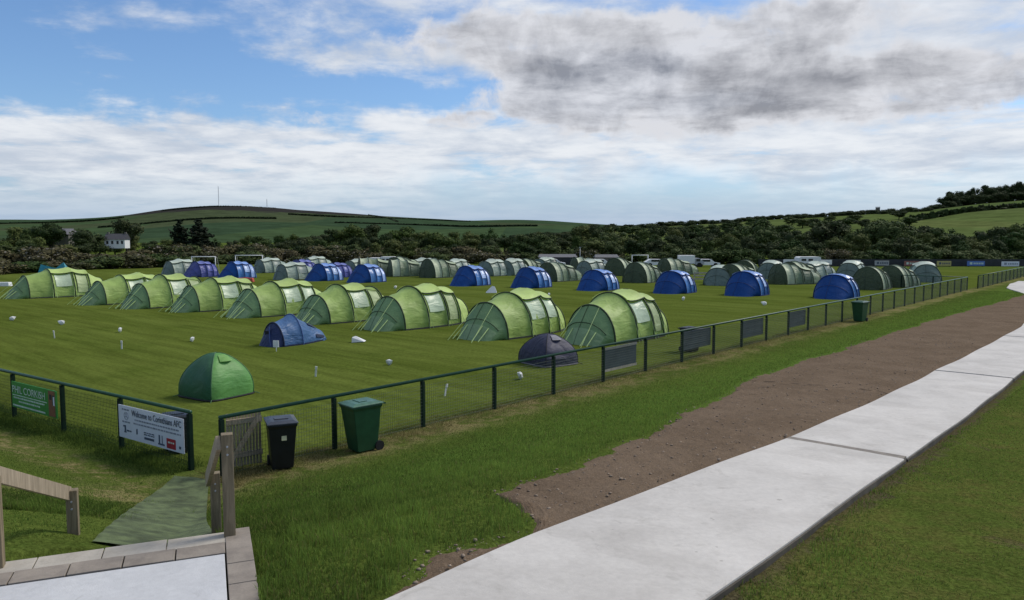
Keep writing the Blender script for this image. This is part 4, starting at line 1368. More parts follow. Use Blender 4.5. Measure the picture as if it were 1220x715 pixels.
# ---- plot markers and litter on the pitch
MK = 'white plot markers on the pitch'
def marker_mesh():
    r = np.random.default_rng(4)
    mb = MB()
    V = ico * np.array([.15, .06, .10]) * (1 + .3 * r.standard_normal((12, 1)).clip(-1, 1))
    mb.add(V + np.array([0, 0, .10]), icf)
    mb.tube([(0, 0, -.02), (0, 0, .09)], .012, 5)
    return mb.me('plot_marker', M['white'])
MKM = marker_mesh()
def peg_mesh():
    mb = MB(); mb.box((0, 0, .16), (.055, .02, .34)); mb.box((0, -.012, .30), (.07, .02, .09))
    return mb.me('plot_peg', M['white'])
PGM = peg_mesh()
for px, py, lab in ((15, 382, 'white plot marker at the left edge of the picture, left of the others'), (73, 387, 'white plot marker in the left group, upper of a close pair'),
                    (143, 396, 'white plot marker in the left group, below the second lime tent'), (229, 407, 'white plot marker straight above the left side of the green dome tent'),
                    (464, 435, 'white plot marker above the green wheelie bin'), (654, 353, 'white plot marker beside a blue tent in the middle distance'),
                    (471, 344, 'white plot marker behind the lime tents, near a blue tent'), (814, 358, 'white plot marker in front of the blue tent by the pale barrier'),
                    (910, 364, 'white plot marker in front of the blue tent nearest the fence but one'), (620, 452, 'white plot marker behind the fence mesh, left of the navy dome')):
    p = at(px, py)
    o = link('plot_marker', MKM, None, (p[0], p[1], .0), (0, 0, random.uniform(0, 6)))
    k = random.uniform(1.1, 1.35) * (1.25 if p[1] > 45 else 1)
    o.scale = (k, k, k)
    tag(o, lab, 'marker', MK)
for px, py, lab in ((65, 403, 'thin white peg in the left group, lower of a close pair'), (145, 416, 'thin white peg below the marker near the second lime tent'),
                    (376, 449, 'thin white peg between the green dome and the ridge tent'), (530, 472, 'thin white peg seen through the fence mesh beside the green wheelie bin')):
    p = at(px, py)
    o = link('plot_peg', PGM, None, (p[0], p[1], 0), (R(8), R(6), random.uniform(-1, 1)))
    tag(o, lab, 'peg', 'thin white pegs on the pitch')
p = at(329, 419)
o = empty('plot_sign', (p[0], p[1], 0), R(-18))
mb = MB(); mb.box((0, 0, .30), (.25, .02, .26)); mb.obj('panel', M['white'], o, bevel=.003)
mb = MB(); mb.box((0, .014, .15), (.03, .01, .34)); mb.obj('stake', M['white'], o)
tag(o, 'small white square sign on a stake before the slate blue ridge tent', 'sign')
p = at(427, 408)
mb = MB(); mb.add([(-.26, -.12, .0), (.26, -.10, .03), (.30, .12, .05), (-.26, .14, .20), (-.24, -.10, .20), (-.1, 0, .26)], [(0, 1, 2, 3), (0, 4, 1), (1, 4, 5), (1, 5, 2), (2, 5, 3), (3, 5, 4), (0, 3, 4)])
o = mb.obj('folded_sheet', M['white'], loc=(p[0], p[1], .01)); tag(o, 'crumpled white sheet lying on the grass before the lime tents', 'sheet')
p = at(585, 349)
mb = MB(); mb.add([(-.4, -.2, 0), (.45, -.2, 0), (.45, .2, .05), (-.4, .2, .05), (.1, 0, .55), (.3, 0, .50)], [(0, 1, 2, 3), (0, 4, 5, 1), (1, 5, 2), (2, 5, 4, 3), (3, 4, 0)])
o = mb.obj('white_bag', M['white'], loc=(p[0], p[1], .01)); tag(o, 'white bag standing behind the lime tent in the middle of the row', 'bag')
p = at(293, 336)
mb = MB(); mb.box((0, 0, .2), (1.4, .5, .4), taper=1.15); mb.box((0, 0, .44), (.5, .1, .06)); o = mb.obj('red_bag', plain('red_canvas', (.42, .07, .04), .7), loc=(p[0], p[1], 0), bevel=.05)
tag(o, 'small orange red bag on the grass behind the lime row', 'bag')
p = at(64, 336)
mb = MB(); mb.add([(-1.6, -.4, 0), (1.8, -.4, 0), (1.8, .8, 0), (-1.6, .8, 0), (-1.2, 0, 1.75), (.2, .1, 1.35), (1.0, .1, 1.95), (1.5, .3, 1.2)], [(3, 2, 1, 0), (0, 1, 5, 4), (1, 7, 6, 5), (1, 2, 7), (2, 3, 4, 5), (2, 5, 6, 7), (3, 0, 4)])
o = mb.obj('sheet_pile', plain('teal_sheet', (.03, .24, .30), .6), loc=(p[0], p[1], 0)); tag(o, 'teal sheeting heaped behind the leftmost lime tent', 'sheet')
p = at(5, 341)
mb = MB(); mb.box((0, 0, .18), (1.1, .5, .36), taper=1.1); o = mb.obj('white_box', M['white'], loc=(p[0], p[1], 0), bevel=.04); tag(o, 'white box on the grass at the left picture edge', 'box')

# low pale barrier in the rear field
p = at(848, 336)
o = empty('low_barrier', (p[0], p[1], 0), R(-4)); tag(o, 'low pale two rail barrier beside a royal blue tent', 'barrier')
for x in (-1.7, 0, 1.7):
    mb = MB(); mb.box((x, 0, .45), (.10, .08, .95)); mb.obj('post', M['boardpale'], o)
for z in (.30, .62, .90):
    mb = MB(); mb.box((0, -.06, z), (3.6, .04, .14)); mb.obj('rail', M['boardpale'], o)

# goals
def goal(px0, px1, py, hgt, label, depth=1.2):
    a = at(px0, py); b = at(px1, py)
    o = empty('goal_frame', (a[0], a[1], 0), math.atan2(b[1] - a[1], b[0] - a[0]))
    L_ = np.linalg.norm(b - a)
    for x in (0, L_):
        mb = MB(); mb.tube([(x, 0, 0), (x, 0, hgt)], .06, 8); mb.obj('post', M['white'], o, smooth=True)
        mb = MB(); mb.tube([(x, 0, hgt), (x, depth * .5, hgt * .95), (x, depth, 0)], .03, 6); mb.obj('stay', M['white'], o, smooth=True)
    mb = MB(); mb.tube([(-.06, 0, hgt), (L_ + .06, 0, hgt)], .06, 8); mb.obj('crossbar', M['white'], o, smooth=True)
    return tag(o, label, 'goal', 'white goal frames at the back of the field')
goal(229, 257, 325, 2.0, 'white goal frame behind the faded violet tent at the left')
goal(281, 313, 322, 2.0, 'white goal frame behind the royal blue tent, right of the first goal')
goal(753, 772, 316, 1.6, 'distant white goal frame near the white cars in the middle')

# pole
p = at(691, 318)
o = empty('lamp_pole', (p[0], p[1], 0)); mb = MB(); mb.tube([(0, 0, 0), (0, 0, 2.9)], [.07, .05], 8); mb.obj('pole', M['steel'], o, smooth=True)
mb = MB(); mb.box((0, 0, 2.92), (.3, .12, .1)); mb.obj('head', M['steel'], o); tag(o, 'thin grey pole rising from the far side of the field', 'pole')

# vehicles and huts on the far side
def box_van(px, py, L_, Hh, label, rz=0.):
    p = at(px, py); o = empty('box_van', (p[0], p[1], 0), rz)
    mb = MB(); mb.box((-.2 * L_, 0, .45 + Hh / 2 - .1), (L_ * .62, 1.9, Hh - .3)); mb.obj('cargo_box', M['white'], o, bevel=.05)
    mb = MB(); mb.add([(.12 * L_, -.9, .4), (.5 * L_, -.9, .4), (.5 * L_, .9, .4), (.12 * L_, .9, .4), (.12 * L_, -.85, Hh * .86), (.30 * L_, -.85, Hh * .86), (.30 * L_, .85, Hh * .86), (.12 * L_, .85, Hh * .86), (.5 * L_, -.9, Hh * .5), (.5 * L_, .9, Hh * .5)],
                      [(3, 2, 1, 0), (4, 5, 6, 7), (0, 1, 8, 5, 4), (2, 3, 7, 6, 9), (1, 2, 9, 8), (8, 9, 6, 5), (0, 4, 7, 3)]); cb = mb.obj('cab', M['steel'], o, bevel=.03)
    mb = MB(); mb.box((.25 * L_, -.905, Hh * .66), (.16 * L_, .02, Hh * .24)); mb.obj('window', M['glass'], cb)
    for x in (-.3, .3):
        for y in (-.9, .9):
            mb = MB(); mb.tube([(x * L_, y - .1, .34), (x * L_, y + .1, .34)], .34, 14); mb.obj('wheel', M['tyre'], o)
    return tag(o, label, 'van')
def car(px, py, label, mat, L_=3.6, rz=0.):
    p = at(px, py); o = empty('parked_car', (p[0], p[1], 0), rz)
    prof = [(-.5, .28), (.5, .28), (.5, .62), (.27, .74), (.12, 1.16), (-.30, 1.18), (-.46, .82), (-.5, .78)]
    V = [(x * L_, -.85, z) for x, z in prof] + [(x * L_, .85, z) for x, z in prof]; n = len(prof)
    mb = MB(); mb.add(V, [tuple(range(n)), tuple(range(n, 2 * n))[::-1]] + [((i + 1) % n, i, n + i, n + (i + 1) % n) for i in range(n)]); mb.obj('body', mat, o, bevel=.04)
    mb = MB(); mb.box((-.09 * L_, -.86, .96), (.34 * L_, .03, .32)); mb.obj('window', M['glass'], o)
    for x in (-.31, .31):
        for y in (-.78, .78):
            mb = MB(); mb.tube([(x * L_, y - .1, .31), (x * L_, y + .1, .31)], .31, 14); mb.obj('wheel', M['tyre'], o)
    return tag(o, label, 'car', 'cars parked at the far side of the field')
box_van(823, 318, 3.6, 1.55, 'white box van with a darker cab parked at the far hedge')
car(842, 318, 'white car parked right behind the box van', M['white'])
car(716, 318, 'white car parked by the low grey hut in the middle distance', M['white'], 3.6)
car(660, 318, 'white car at the left end of the dark shed', M['white'], 3.4)
car(782, 318, 'small pale car parked left of the box van', M['white'], 3.6)
def caravan(px, py, L_, Hh, label, cat='caravan'):
    p = at(px, py); o = empty('caravan', (p[0], p[1], 0))
    prof = [(-.5, .3), (.5, .3), (.5, .6), (.46, .96), (.40, 1.0), (-.40, 1.0), (-.48, .92), (-.5, .6)]
    V = [(x * L_, -1.0, z * Hh) for x, z in prof] + [(x * L_, 1.0, z * Hh) for x, z in prof]; n = len(prof)
    mb = MB(); mb.add(V, [tuple(range(n)), tuple(range(n, 2 * n))[::-1]] + [((i + 1) % n, i, n + i, n + (i + 1) % n) for i in range(n)]); mb.obj('body', M['render'], o, bevel=.03)
    for x in (-.28, .02):
        mb = MB(); mb.box((x * L_, -1.01, Hh * .70), (.2 * L_, .03, Hh * .20)); mb.obj('window', M['glass'], o)
    mb = MB(); mb.tube([(0, -1.0, .3), (0, -.8, .3)], .3, 14); mb.obj('wheel', M['tyre'], o)
    mb = MB(); mb.bar((.5 * L_, 0, .4), (.5 * L_ + .9, 0, .4), .08, .08); mb.obj('tow_bar', M['steel'], o)
    return tag(o, label, cat)
caravan(962, 318, 3.4, 1.55, 'white caravan body beside the boards at the far hedge')
caravan(463, 317.5, 2.4, 1.5, 'white caravan behind the rear sage tents in the middle left')
caravan(448, 317.5, 2.0, 1.35, 'smaller pale caravan left of another behind the rear tents')
def shed(px, py, L_, Wd, Hh, mat, roof, label, name='shed'):
    p = at(px, py); o = empty(name, (p[0], p[1], 0))
    mb = MB(); mb.box((0, 0, Hh * .38), (L_, Wd, Hh * .76)); mb.obj('wall', mat, o)
    mb = MB(); mb.add([(-L_ / 2 - .2, -Wd / 2 - .2, Hh * .762), (L_ / 2 + .2, -Wd / 2 - .2, Hh * .762), (L_ / 2 + .2, Wd / 2 + .2, Hh * .762), (-L_ / 2 - .2, Wd / 2 + .2, Hh * .762), (-L_ / 2, 0, Hh), (L_ / 2, 0, Hh)],
                      [(3, 2, 1, 0), (0, 1, 5, 4), (1, 2, 5), (2, 3, 4, 5), (3, 0, 4)]); mb.obj('roof', roof, o)
    mb = MB(); mb.box((L_ * .2, -Wd / 2 - .02, Hh * .33), (.9, .05, Hh * .62)); mb.obj('door', M['darkboard'], o)
    return tag(o, label, 'shed')
shed(664, 317, 5.6, 3, 1.85, M['darkboard'], M['roofgrey'], 'long dark shed with a grey roof at the far hedge')
shed(722, 317, 3.4, 2.4, 1.8, M['stone'], M['roofgrey'], 'low grey hut behind the white car in the middle distance')

# advert boards along the far boundary
def far_board(px0, px1, ytop, mat, label, mark=None):
    a = at(px0, 318); b = at(px1, 318)
    o = empty('boundary_board', (a[0], a[1], 0), math.atan2(b[1] - a[1], b[0] - a[0]))
    L_ = np.linalg.norm(b - a); zt = 4.3 - (ytop - 284) / 900 * a[1]
    mb = MB(); mb.box((L_ / 2, 0, zt - .36), (L_, .05, .72)); mb.obj('panel', mat, o, bevel=.01)
    for x in (.1 * L_, .9 * L_):
        mb = MB(); mb.box((x, .05, zt / 2 - .1), (.08, .05, zt)); mb.obj('post', M['post'], o)
    if mark:
        mb = MB(); mb.box((L_ * .22, -.03, zt - .34), (L_ * .14, .012, .34)); mb.obj('emblem', mark, o)
        mb = MB(); dash = L_ * .36
        while dash < L_ * .9: mb.box((dash + .1, -.03, zt - .36), (.16, .012, .26)); dash += .26
        mb.obj('lettering', mark, o)
    return tag(o, label, 'advert board', 'advert boards along the far boundary')
far_board(933, 947, 309, M['white'], 'pale advert board left of the white caravan')
far_board(978, 991, 309.5, M['white'], 'pale advert board just right of the white caravan')
far_board(1008, 1025, 310, M['white'], 'white advert board on the far boundary above a pale grey tent', M['inkgrey'])
far_board(1042, 1059, 310.5, plain('grey_print', (.33, .33, .33), .6), 'dull grey advert board between the white and the reddish boards', M['ink'])
far_board(1077, 1095, 311, plain('brick_print', (.26, .10, .08), .6), 'reddish brown advert board on the far boundary', M['bannerpale'])
far_board(1116, 1133, 311, plain('yellow_print', (.42, .36, .12), .6), 'yellowish advert board behind the pale dome ended tent', M['ink'])
far_board(1152, 1173, 311, plain('blue_print', (.08, .16, .42), .6), 'blue advert board on the far boundary', M['bannerpale'])
far_board(1193, 1214, 311.5, M['whiteboard'], 'white advert board with grey marks at the right end of the far boundary', M['inkgrey'])
# dark low wall of windbreak behind those boards
a = at(905, 317.6)[:2] + np.array([0, .5]); b = at(1400, 317.6)[:2] + np.array([0, .5])
o = empty('windbreak_fence', (a[0], a[1], 0), math.atan2(b[1] - a[1], b[0] - a[0])); L_ = np.linalg.norm(b - a)
mb = MB(); mb.box((L_ / 2, 0, .55), (L_, .03, 1.1)); mb.obj('netting', M['darkboard'], o)
mb = MB(); mb.box((0, .06, .6), (.09, .09, 1.25)); pm_ = mb.me('post', M['post'])
for k in range(int(L_ / 3) + 1): link('post', pm_, o, (k * 3., 0, 0))
tag(o, 'low dark windbreak netting along the far right boundary', 'fence')

# ================================================================== hills
def hill(name, prof, Y0, Y1, Y2, mat, label, pw=1.0, rough=1.0, seed=0):
    px = np.arange(prof[0][0], prof[-1][0] + 1, 8.)
    yy = np.interp(px, [p[0] for p in prof], [p[1] for p in prof])
    kk = np.hanning(9); kk /= kk.sum()
    yy = np.convolve(np.pad(yy, 4, 'edge'), kk, 'valid')
    zr = CAM_H + (284 - yy) / 900 * Y1
    zr = zr + rough * (.5 * fbm1(px * .05, seed))
    rows = np.concatenate([np.linspace(Y0, Y1, 46), np.linspace(Y1, Y2, 10)[1:]])
    V = []
    fr = []
    for y in rows:
        q = min(1, (y - Y0) / (Y1 - Y0))
        f = (3 * q * q - 2 * q ** 3) * .35 + .65 * q ** pw if y <= Y1 else 1 - .55 * ((y - Y1) / (Y2 - Y1)) ** 1.3
        fr.append(f)
    fr = np.array(fr)
    U = (px - 610) / 900
    Xh = U[None] * rows[:, None]; Yh = np.repeat(rows[:, None], len(px), 1)
    und = 1 + .03 * np.sin(Xh * .011 + Yh * .006 + seed) * np.sin(Yh * .009)
    Zh = np.maximum(zr, -2)[None] * fr[:, None] * np.where(rows[:, None] < Y1, und, 1) - .6 * (fr[:, None] < .02)
    V = np.stack([Xh, Yh, Zh], -1).reshape(-1, 3)
    o = link(name, quick_mesh(name, V, grid_faces(len(rows), len(px), True), mat))
    tag(o, label, kind='structure')
    def zf(x, y):
        if y < Y0: return 0.0
        u = x / y * 900 + 610
        if u < px[0] or u > px[-1]: return 0.0
        zr_ = float(np.interp(u, px, np.maximum(zr, -2)))
        return zr_ * float(np.interp(y, rows, fr))
    return o, zf
_, z_moor = hill('far_hill', [(-900, 270), (-400, 266), (-150, 262), (0, 262.5), (60, 262), (110, 260.5), (150, 257), (200, 250.5), (235, 247), (265, 245.5), (300, 246.5), (340, 249), (380, 252.5), (420, 255.5), (470, 258.5), (520, 261), (560, 263.5), (600, 262.5), (650, 263), (700, 266.5), (760, 270), (900, 276), (1200, 280), (1700, 280)],
              700, 2600, 4200, M['moor'], 'broad green hill with dark heather on top under the mast', 1.05, 1.0, 2)
_, z_near = hill('near_hill', [(560, 286), (640, 282), (700, 276), (760, 272), (800, 269.5), (850, 267), (900, 263.5), (950, 260.5), (1000, 257.5), (1050, 255), (1090, 252), (1110, 250), (1160, 243), (1220, 238), (1320, 230), (1500, 224), (1900, 230)],
              210, 640, 1100, M['hillside'], 'grassy hillside with fields rising at the right', 1.0, .6, 5)
def land(x, y): return max(0., z_near(x, y), z_moor(x, y))

# ================================================================== trees and bushes
def leaf_cloud(name, blobs, n, size, mat, seed, flat=.0, accent=0.0, core=True, cone=False):
    """crown of many small leaf faces spread through lumpy clumps"""
    r = np.random.default_rng(seed)
    B = np.array(blobs)                                # x y z rx ry rz
    wgt = B[:, 3] * B[:, 4]; wgt /= wgt.sum()
    idx = r.choice(len(B), n, p=wgt)
    dirs = r.standard_normal((n, 3)); dirs /= np.linalg.norm(dirs, axis=1)[:, None]
    rad = .72 + .36 * r.random(n) ** .8
    c = B[idx, :3] + dirs * B[idx, 3:] * rad[:, None]
    nr = dirs + .7 * r.standard_normal((n, 3)); nr /= np.linalg.norm(nr, axis=1)[:, None]
    a = np.cross(nr, r.standard_normal((n, 3))); a /= np.linalg.norm(a, axis=1)[:, None]
    b = np.cross(nr, a)
    s = size * (.55 + .9 * r.random(n))[:, None]
    V = np.stack([c - a * s - b * s * .6, c + a * s - b * s * .5, c + a * s * .7 + b * s * .7, c - a * s * .8 + b * s * .6], 1).reshape(-1, 3)
    F = np.arange(n * 4).reshape(-1, 4)
    clump = r.random(len(B))
    tone = np.clip(.25 + .5 * clump[idx] + .25 * r.standard_normal(n) * .6, 0, .9)
    if accent:
        tone = np.where(r.random(n) < accent, 1.0, tone)
    tone = np.repeat(tone, 4)
    if core:
        cv = []; cf = []
        for i, bl in enumerate(B):
            v = ico * bl[None, 3:] * .74 * (1 + .15 * r.standard_normal((12, 1))) + bl[None, :3]
            cf.append(np.concatenate([icf, icf[:, 2:3]], 1) * 0 + np.concatenate([icf, icf[:, :1]], 1) + i * 12 + len(V))
            cv.append(v)
        nb = len(V)
        Vc = np.concatenate(cv)
        me = bpy.data.meshes.new(name)
        tri = np.concatenate([icf + nb + i * 12 for i in range(len(B))])
        allV = np.concatenate([V, Vc]).astype(np.float32)
        loops = np.concatenate([F.ravel(), tri.ravel()]).astype(np.int32)
        starts = np.concatenate([np.arange(0, F.size, 4), F.size + np.arange(0, tri.size, 3)]).astype(np.int32)
        me.vertices.add(len(allV)); me.vertices.foreach_set('co', allV.ravel())
        me.loops.add(len(loops)); me.loops.foreach_set('vertex_index', loops)
        me.polygons.add(len(starts)); me.polygons.foreach_set('loop_start', starts)
        me.update(calc_edges=True); me.validate()
        me.materials.append(mat)
        tone_attr(me, np.concatenate([tone, np.full(len(Vc), .12)]))  # added inner cores block light; dark tone puts crown shade into colour
    else:
        me = quick_mesh(name, V, F, mat, False)
        tone_attr(me, tone)
    return me
def round_blobs(seed, n=14, w=.5, h0=.25, h1=1.0):
    """unit tree, height 1, width about 1"""
    r = np.random.default_rng(seed)
    out = []
    for k in range(n):
        z = h0 + .10 + (h1 - h0 - .2) * r.random()
        q = (z - h0) / (h1 - h0)
        rr = w * math.sqrt(max(.05, 1 - (2 * q - .85) ** 2 / 1.5)) * .72
        a = r.random() * 2 * math.pi; d = rr * math.sqrt(r.random())
        s = .11 + .10 * r.random()
        out.append((d * math.cos(a), d * math.sin(a), z, s * 1.15, s * 1.15, s * .85))
    out.append((0, 0, (h0 + h1) / 2, w * .55, w * .55, (h1 - h0) * .34))
    return out
def cone_blobs(seed):
    r = np.random.default_rng(seed); out = []
    for k in range(16):
        q = k / 15; z = .14 + .82 * q; rr = .26 * (1 - q) ** .8 + .02
        for j in range(3 if q < .7 else 1):
            a = r.random() * 6.28; d = rr * .6
            out.append((d * math.cos(a), d * math.sin(a), z + .03 * r.standard_normal(), .07 + rr * .35, .07 + rr * .35, .055))
    return out
def trunk_mesh(seed, hgt=.45):
    r = np.random.default_rng(seed); mb = MB()
    mb.tube([(0, 0, -.03), (.01, 0, hgt * .5), (.0, .01, hgt), (.02, 0, hgt + .25)], [.035, .027, .020, .008], 7)
    for k in range(4):
        a = r.random() * 6.28; z = hgt * (.6 + .35 * r.random())
        mb.tube([(0, 0, z), (.13 * math.cos(a), .13 * math.sin(a), z + .12), (.26 * math.cos(a), .26 * math.sin(a), z + .30)], [.016, .011, .004], 5)
    return mb.me('trunk', M['bark'], True)
TREES = {}
for kind, mat, n_, size, cnt in (('dark', 'leafdark', 2400, .021, 4), ('mid', 'leafmid', 2400, .021, 5), ('olive', 'leafolive', 2200, .021, 4)):
    for v in range(cnt):
        TREES[(kind, v)] = (leaf_cloud('crown', round_blobs(v * 7 + len(kind) * 31, 15 + v, .50, .16), n_, size, M[mat], v + len(kind) * 13), trunk_mesh(v + 3, .4))
for v in range(2):
    TREES[('conifer', v)] = (leaf_cloud('crown', cone_blobs(v + 5), 900, .028, M['needle'], v + 90), trunk_mesh(v + 13, .5))
BUSH = []
def bush_blobs(seed):
    r = np.random.default_rng(seed); out = []
    for k in range(13):
        a = r.random() * 6.28; d = .42 * math.sqrt(r.random()); s = .15 + .10 * r.random()
        out.append((d * math.cos(a), d * math.sin(a) * .8, .18 + .55 * r.random() * (1 - d), s, s, s * .9))
    return out
for v in range(4): BUSH.append(leaf_cloud('bush', bush_blobs(v + 40), 2200, .024, M['scrub'], v + 55, accent=.10 if v < 3 else .03))
BUSHD = [leaf_cloud('bush', bush_blobs(v + 70), 2200, .024, M['leafmid'], v + 75) for v in range(3)]
def tree(kind, x, y, hgt, width, label, group, z=None):
    vs = [k for k in TREES if k[0] == kind]
    cm, tm = TREES[random.choice(vs)]
    o = empty({'conifer': 'conifer_tree'}.get(kind, 'broadleaf_tree'), (x, y, (land(x, y) if z is None else z) - .1), random.uniform(0, 6.28))
    o.scale = (width, width, hgt)
    link('trunk', tm, o); link('crown', cm, o)
    return tag(o, label, 'tree', group)
def bush(x, y, hgt, width, label, group, dark=False):
    me = random.choice(BUSHD if dark else BUSH)
    o = link('bush', me, None, (x, y, land(x, y) - .25), (0, 0, random.uniform(0, 6.28)))
    o.scale = (width, width, hgt)
    return tag(o, label, 'bush', group)
def place(px, ytop, depth):
    x = (px - 610) / 900 * depth
    zt = CAM_H + (284 - ytop) / 900 * depth
    g_ = land(x, depth)
    return x, depth, max(zt - g_, 1.5)

LANDMARKS = [(30, 'at the far left edge'), (75, 'below the spreading dark tree'), (115, 'left of the white house'), (180, 'by the white house'), (228, 'by the two conifers'), (275, 'above the two white goals'),
             (340, 'above the pale tent between blue tents'), (400, 'above the violet tents'), (450, 'above the left caravans'), (510, 'above the mid field olive fronted tent'), (575, 'above the lone blue tent'),
             (640, 'left of the dark shed'), (690, 'above the dark shed'), (740, 'above the low grey hut'), (800, 'left of the box van'), (850, 'above the box van'), (905, 'right of the box van'),
             (945, 'left of the big caravan'), (990, 'above the big caravan'), (1035, 'above the first white far board'), (1080, 'above the reddish far board'), (1130, 'above the yellowish far board'), (1180, 'above the blue far board'), (1206, 'above the rightmost white board'), (1260, 'at the right picture edge'), (9999, 'past the right picture edge')]
def landmark(px):
    for q, l in LANDMARKS:
        if px < q: return l
# hedge and scrub along the back of the field
HB = 'hawthorn and gorse bushes hedging the back of the field'
px = -140
while px < 1320:
    if px < 230: dep = np.interp(px, [-140, 0, 230], [80, 90, 116])
    else: dep = 127
    dep += random.uniform(0, 4)
    yt = np.interp(px, [-140, 0, 100, 230, 300, 450, 640, 900, 950, 1220], [296, 305, 304, 296, 294, 296, 295, 292, 290, 290]) + random.uniform(-4, 4)
    x, y, hh = place(px, yt, dep)
    dk_ = (px > 640 and random.random() < .75) or random.random() < .25
    bush(x, y, hh * 1.15, random.uniform(5.0, 7.5), ('dark leafy' if dk_ else 'brownish flowering') + ' hedge bush at the field back, ' + landmark(px), HB, dark=dk_)
    px += random.uniform(24, 34)
px = -60
while px < 660:                                        # second, looser row of scrub on the left
    dep = np.interp(px, [-60, 230, 660], [112, 138, 140]) + random.uniform(-6, 10)
    yt = np.interp(px, [-60, 60, 120, 230, 400, 660], [290, 289, 296, 287, 288, 290]) + random.uniform(-4, 4)
    x, y, hh = place(px, yt, dep)
    bush(x, y, hh * 1.15, random.uniform(6, 9), 'loose scrub bush behind the hedge, ' + landmark(px), 'scrub bushes behind the left hedge')
    px += random.uniform(22, 34)
# belt of trees behind
BT = {'dark': 'dark tree of the wooded belt,', 'mid': 'mid green tree of the wooded belt,', 'olive': 'olive green tree of the wooded belt,'}
prof = [(-200, 268), (0, 272), (60, 270), (120, 276), (190, 284), (270, 283), (320, 279), (380, 271), (420, 268), (470, 269), (520, 276), (560, 273), (600, 271), (650, 271), (700, 270), (750, 269), (800, 269), (850, 268), (900, 264), (940, 269), (980, 264), (1040, 262), (1080, 265), (1110, 270), (1140, 270), (1180, 265), (1220, 263), (1500, 262)]
for layer, (d0, d1, dy, st_) in enumerate(((185, 240, 0, 17), (150, 175, 9, 20), (128, 144, 16, 24))):
    px = -110
    while px < 1330:
        yt = np.interp(px, [p[0] for p in prof], [p[1] for p in prof]) + dy + abs(random.gauss(0, 5)) - 1.5
        if px < 330 and layer > 0 and random.random() < .45: px += 25; continue
        if 120 < px < 165 and layer: px += 20; continue
        dep = random.uniform(d0, d1)
        x, y, hh = place(px, yt, dep)
        hh = max(hh, 3.2)
        q = random.random()
        kd = 'dark' if q < .45 else ('mid' if q < .8 else 'olive')
        if px > 1090 and q > .3: kd = 'olive' if q > .6 else 'mid'
        tree(kd, x, y, hh, max(hh * random.uniform(.7, 1.4), 4.5), BT[kd] + ' ' + ('rear', 'middle', 'front')[layer] + ' row, ' + landmark(px), 'trees of the wooded belt, ' + kd + ' ones')
        px += st_ * random.uniform(.75, 1.3)
# single trees that stand out
for px, yt, dep, kd, w_, lab in ((152, 262, 195, 'dark', 1.0, 'big dark round tree directly behind the white house'), (62, 266, 190, 'dark', 1.1, 'dark spreading tree left of the white house, rising over the scrub'),
                                 (106, 272, 180, 'dark', 1.5, 'low wide dark tree just left of the white house'), (215, 261, 200, 'conifer', 1.1, 'left one of two dark conifers on the left hedge line'),
                                 (238, 261, 200, 'conifer', 1.6, 'right one of two dark conifers on the left hedge line, wider'), (525, 276, 150, 'olive', 1.2, 'yellowish green round tree standing before the dark belt, left of centre'),
                                 (905, 261, 175, 'mid', 1.2, 'large round green tree rising above the belt right of centre'), (985, 261, 160, 'dark', 1.3, 'tall dark spreading tree behind the white caravan'),
                                 (1065, 261, 165, 'mid', 1.2, 'tall green tree left of the sloping field at right')):
    x, y, hh = place(px, yt, dep)
    tree(kd, x, y, hh, hh * w_, lab, None)
# woods on the near hill: along the ridge and the hilltop clump
px = 690
while px < 1105:
    yt = np.interp(px, [690, 750, 800, 850, 900, 950, 1000, 1050, 1105], [268, 266, 265, 263.5, 260, 257, 254, 251, 249]) + random.uniform(-1, 1.5)
    dep = random.uniform(560, 640)
    x, y, hh = place(px, yt, dep)
    tree('dark', x, y, max(5, min(hh, 9)) * 1.35, random.uniform(11, 16), 'dark tree on the skyline ridge, ' + landmark(px), 'trees on the skyline ridge', z=land(x, y) - 2.6)
    px += random.uniform(7, 11)
px = 640
while px < 1090:
    yt = np.interp(px, [640, 800, 950, 1090], [273, 270, 262, 262]) + random.uniform(-1, 5)
    dep = random.uniform(300, 480)
    x, y, hh = place(px, yt, dep)
    tree(random.choice(['dark', 'mid', 'mid']), x, y, max(5, min(hh, 10)), random.uniform(8, 12), 'tree on the wooded slope under the ridge, ' + landmark(px), 'trees on the wooded slope')
    px += random.uniform(8, 14)
for row_ in range(2):
    px = 1112
    while px < 1320:
        yt = np.interp(px, [1108, 1120, 1135, 1160, 1200, 1220, 1420], [243, 232, 227, 223, 219, 217, 213]) + random.uniform(-1, 2) + row_ * 7
        dep = 640 - row_ * 18 + random.uniform(-6, 6)
        x, y, hh = place(px, yt, dep)
        tree('dark', x, y, min(max(hh, 6), 19) * 1.2, random.uniform(11, 16), 'dark tree of the hilltop wood, ' + ('back' if row_ == 0 else 'front') + ' row, ' + landmark(px), 'trees of the hilltop wood', z=land(x, y) - 3)
        px += random.uniform(7, 11)
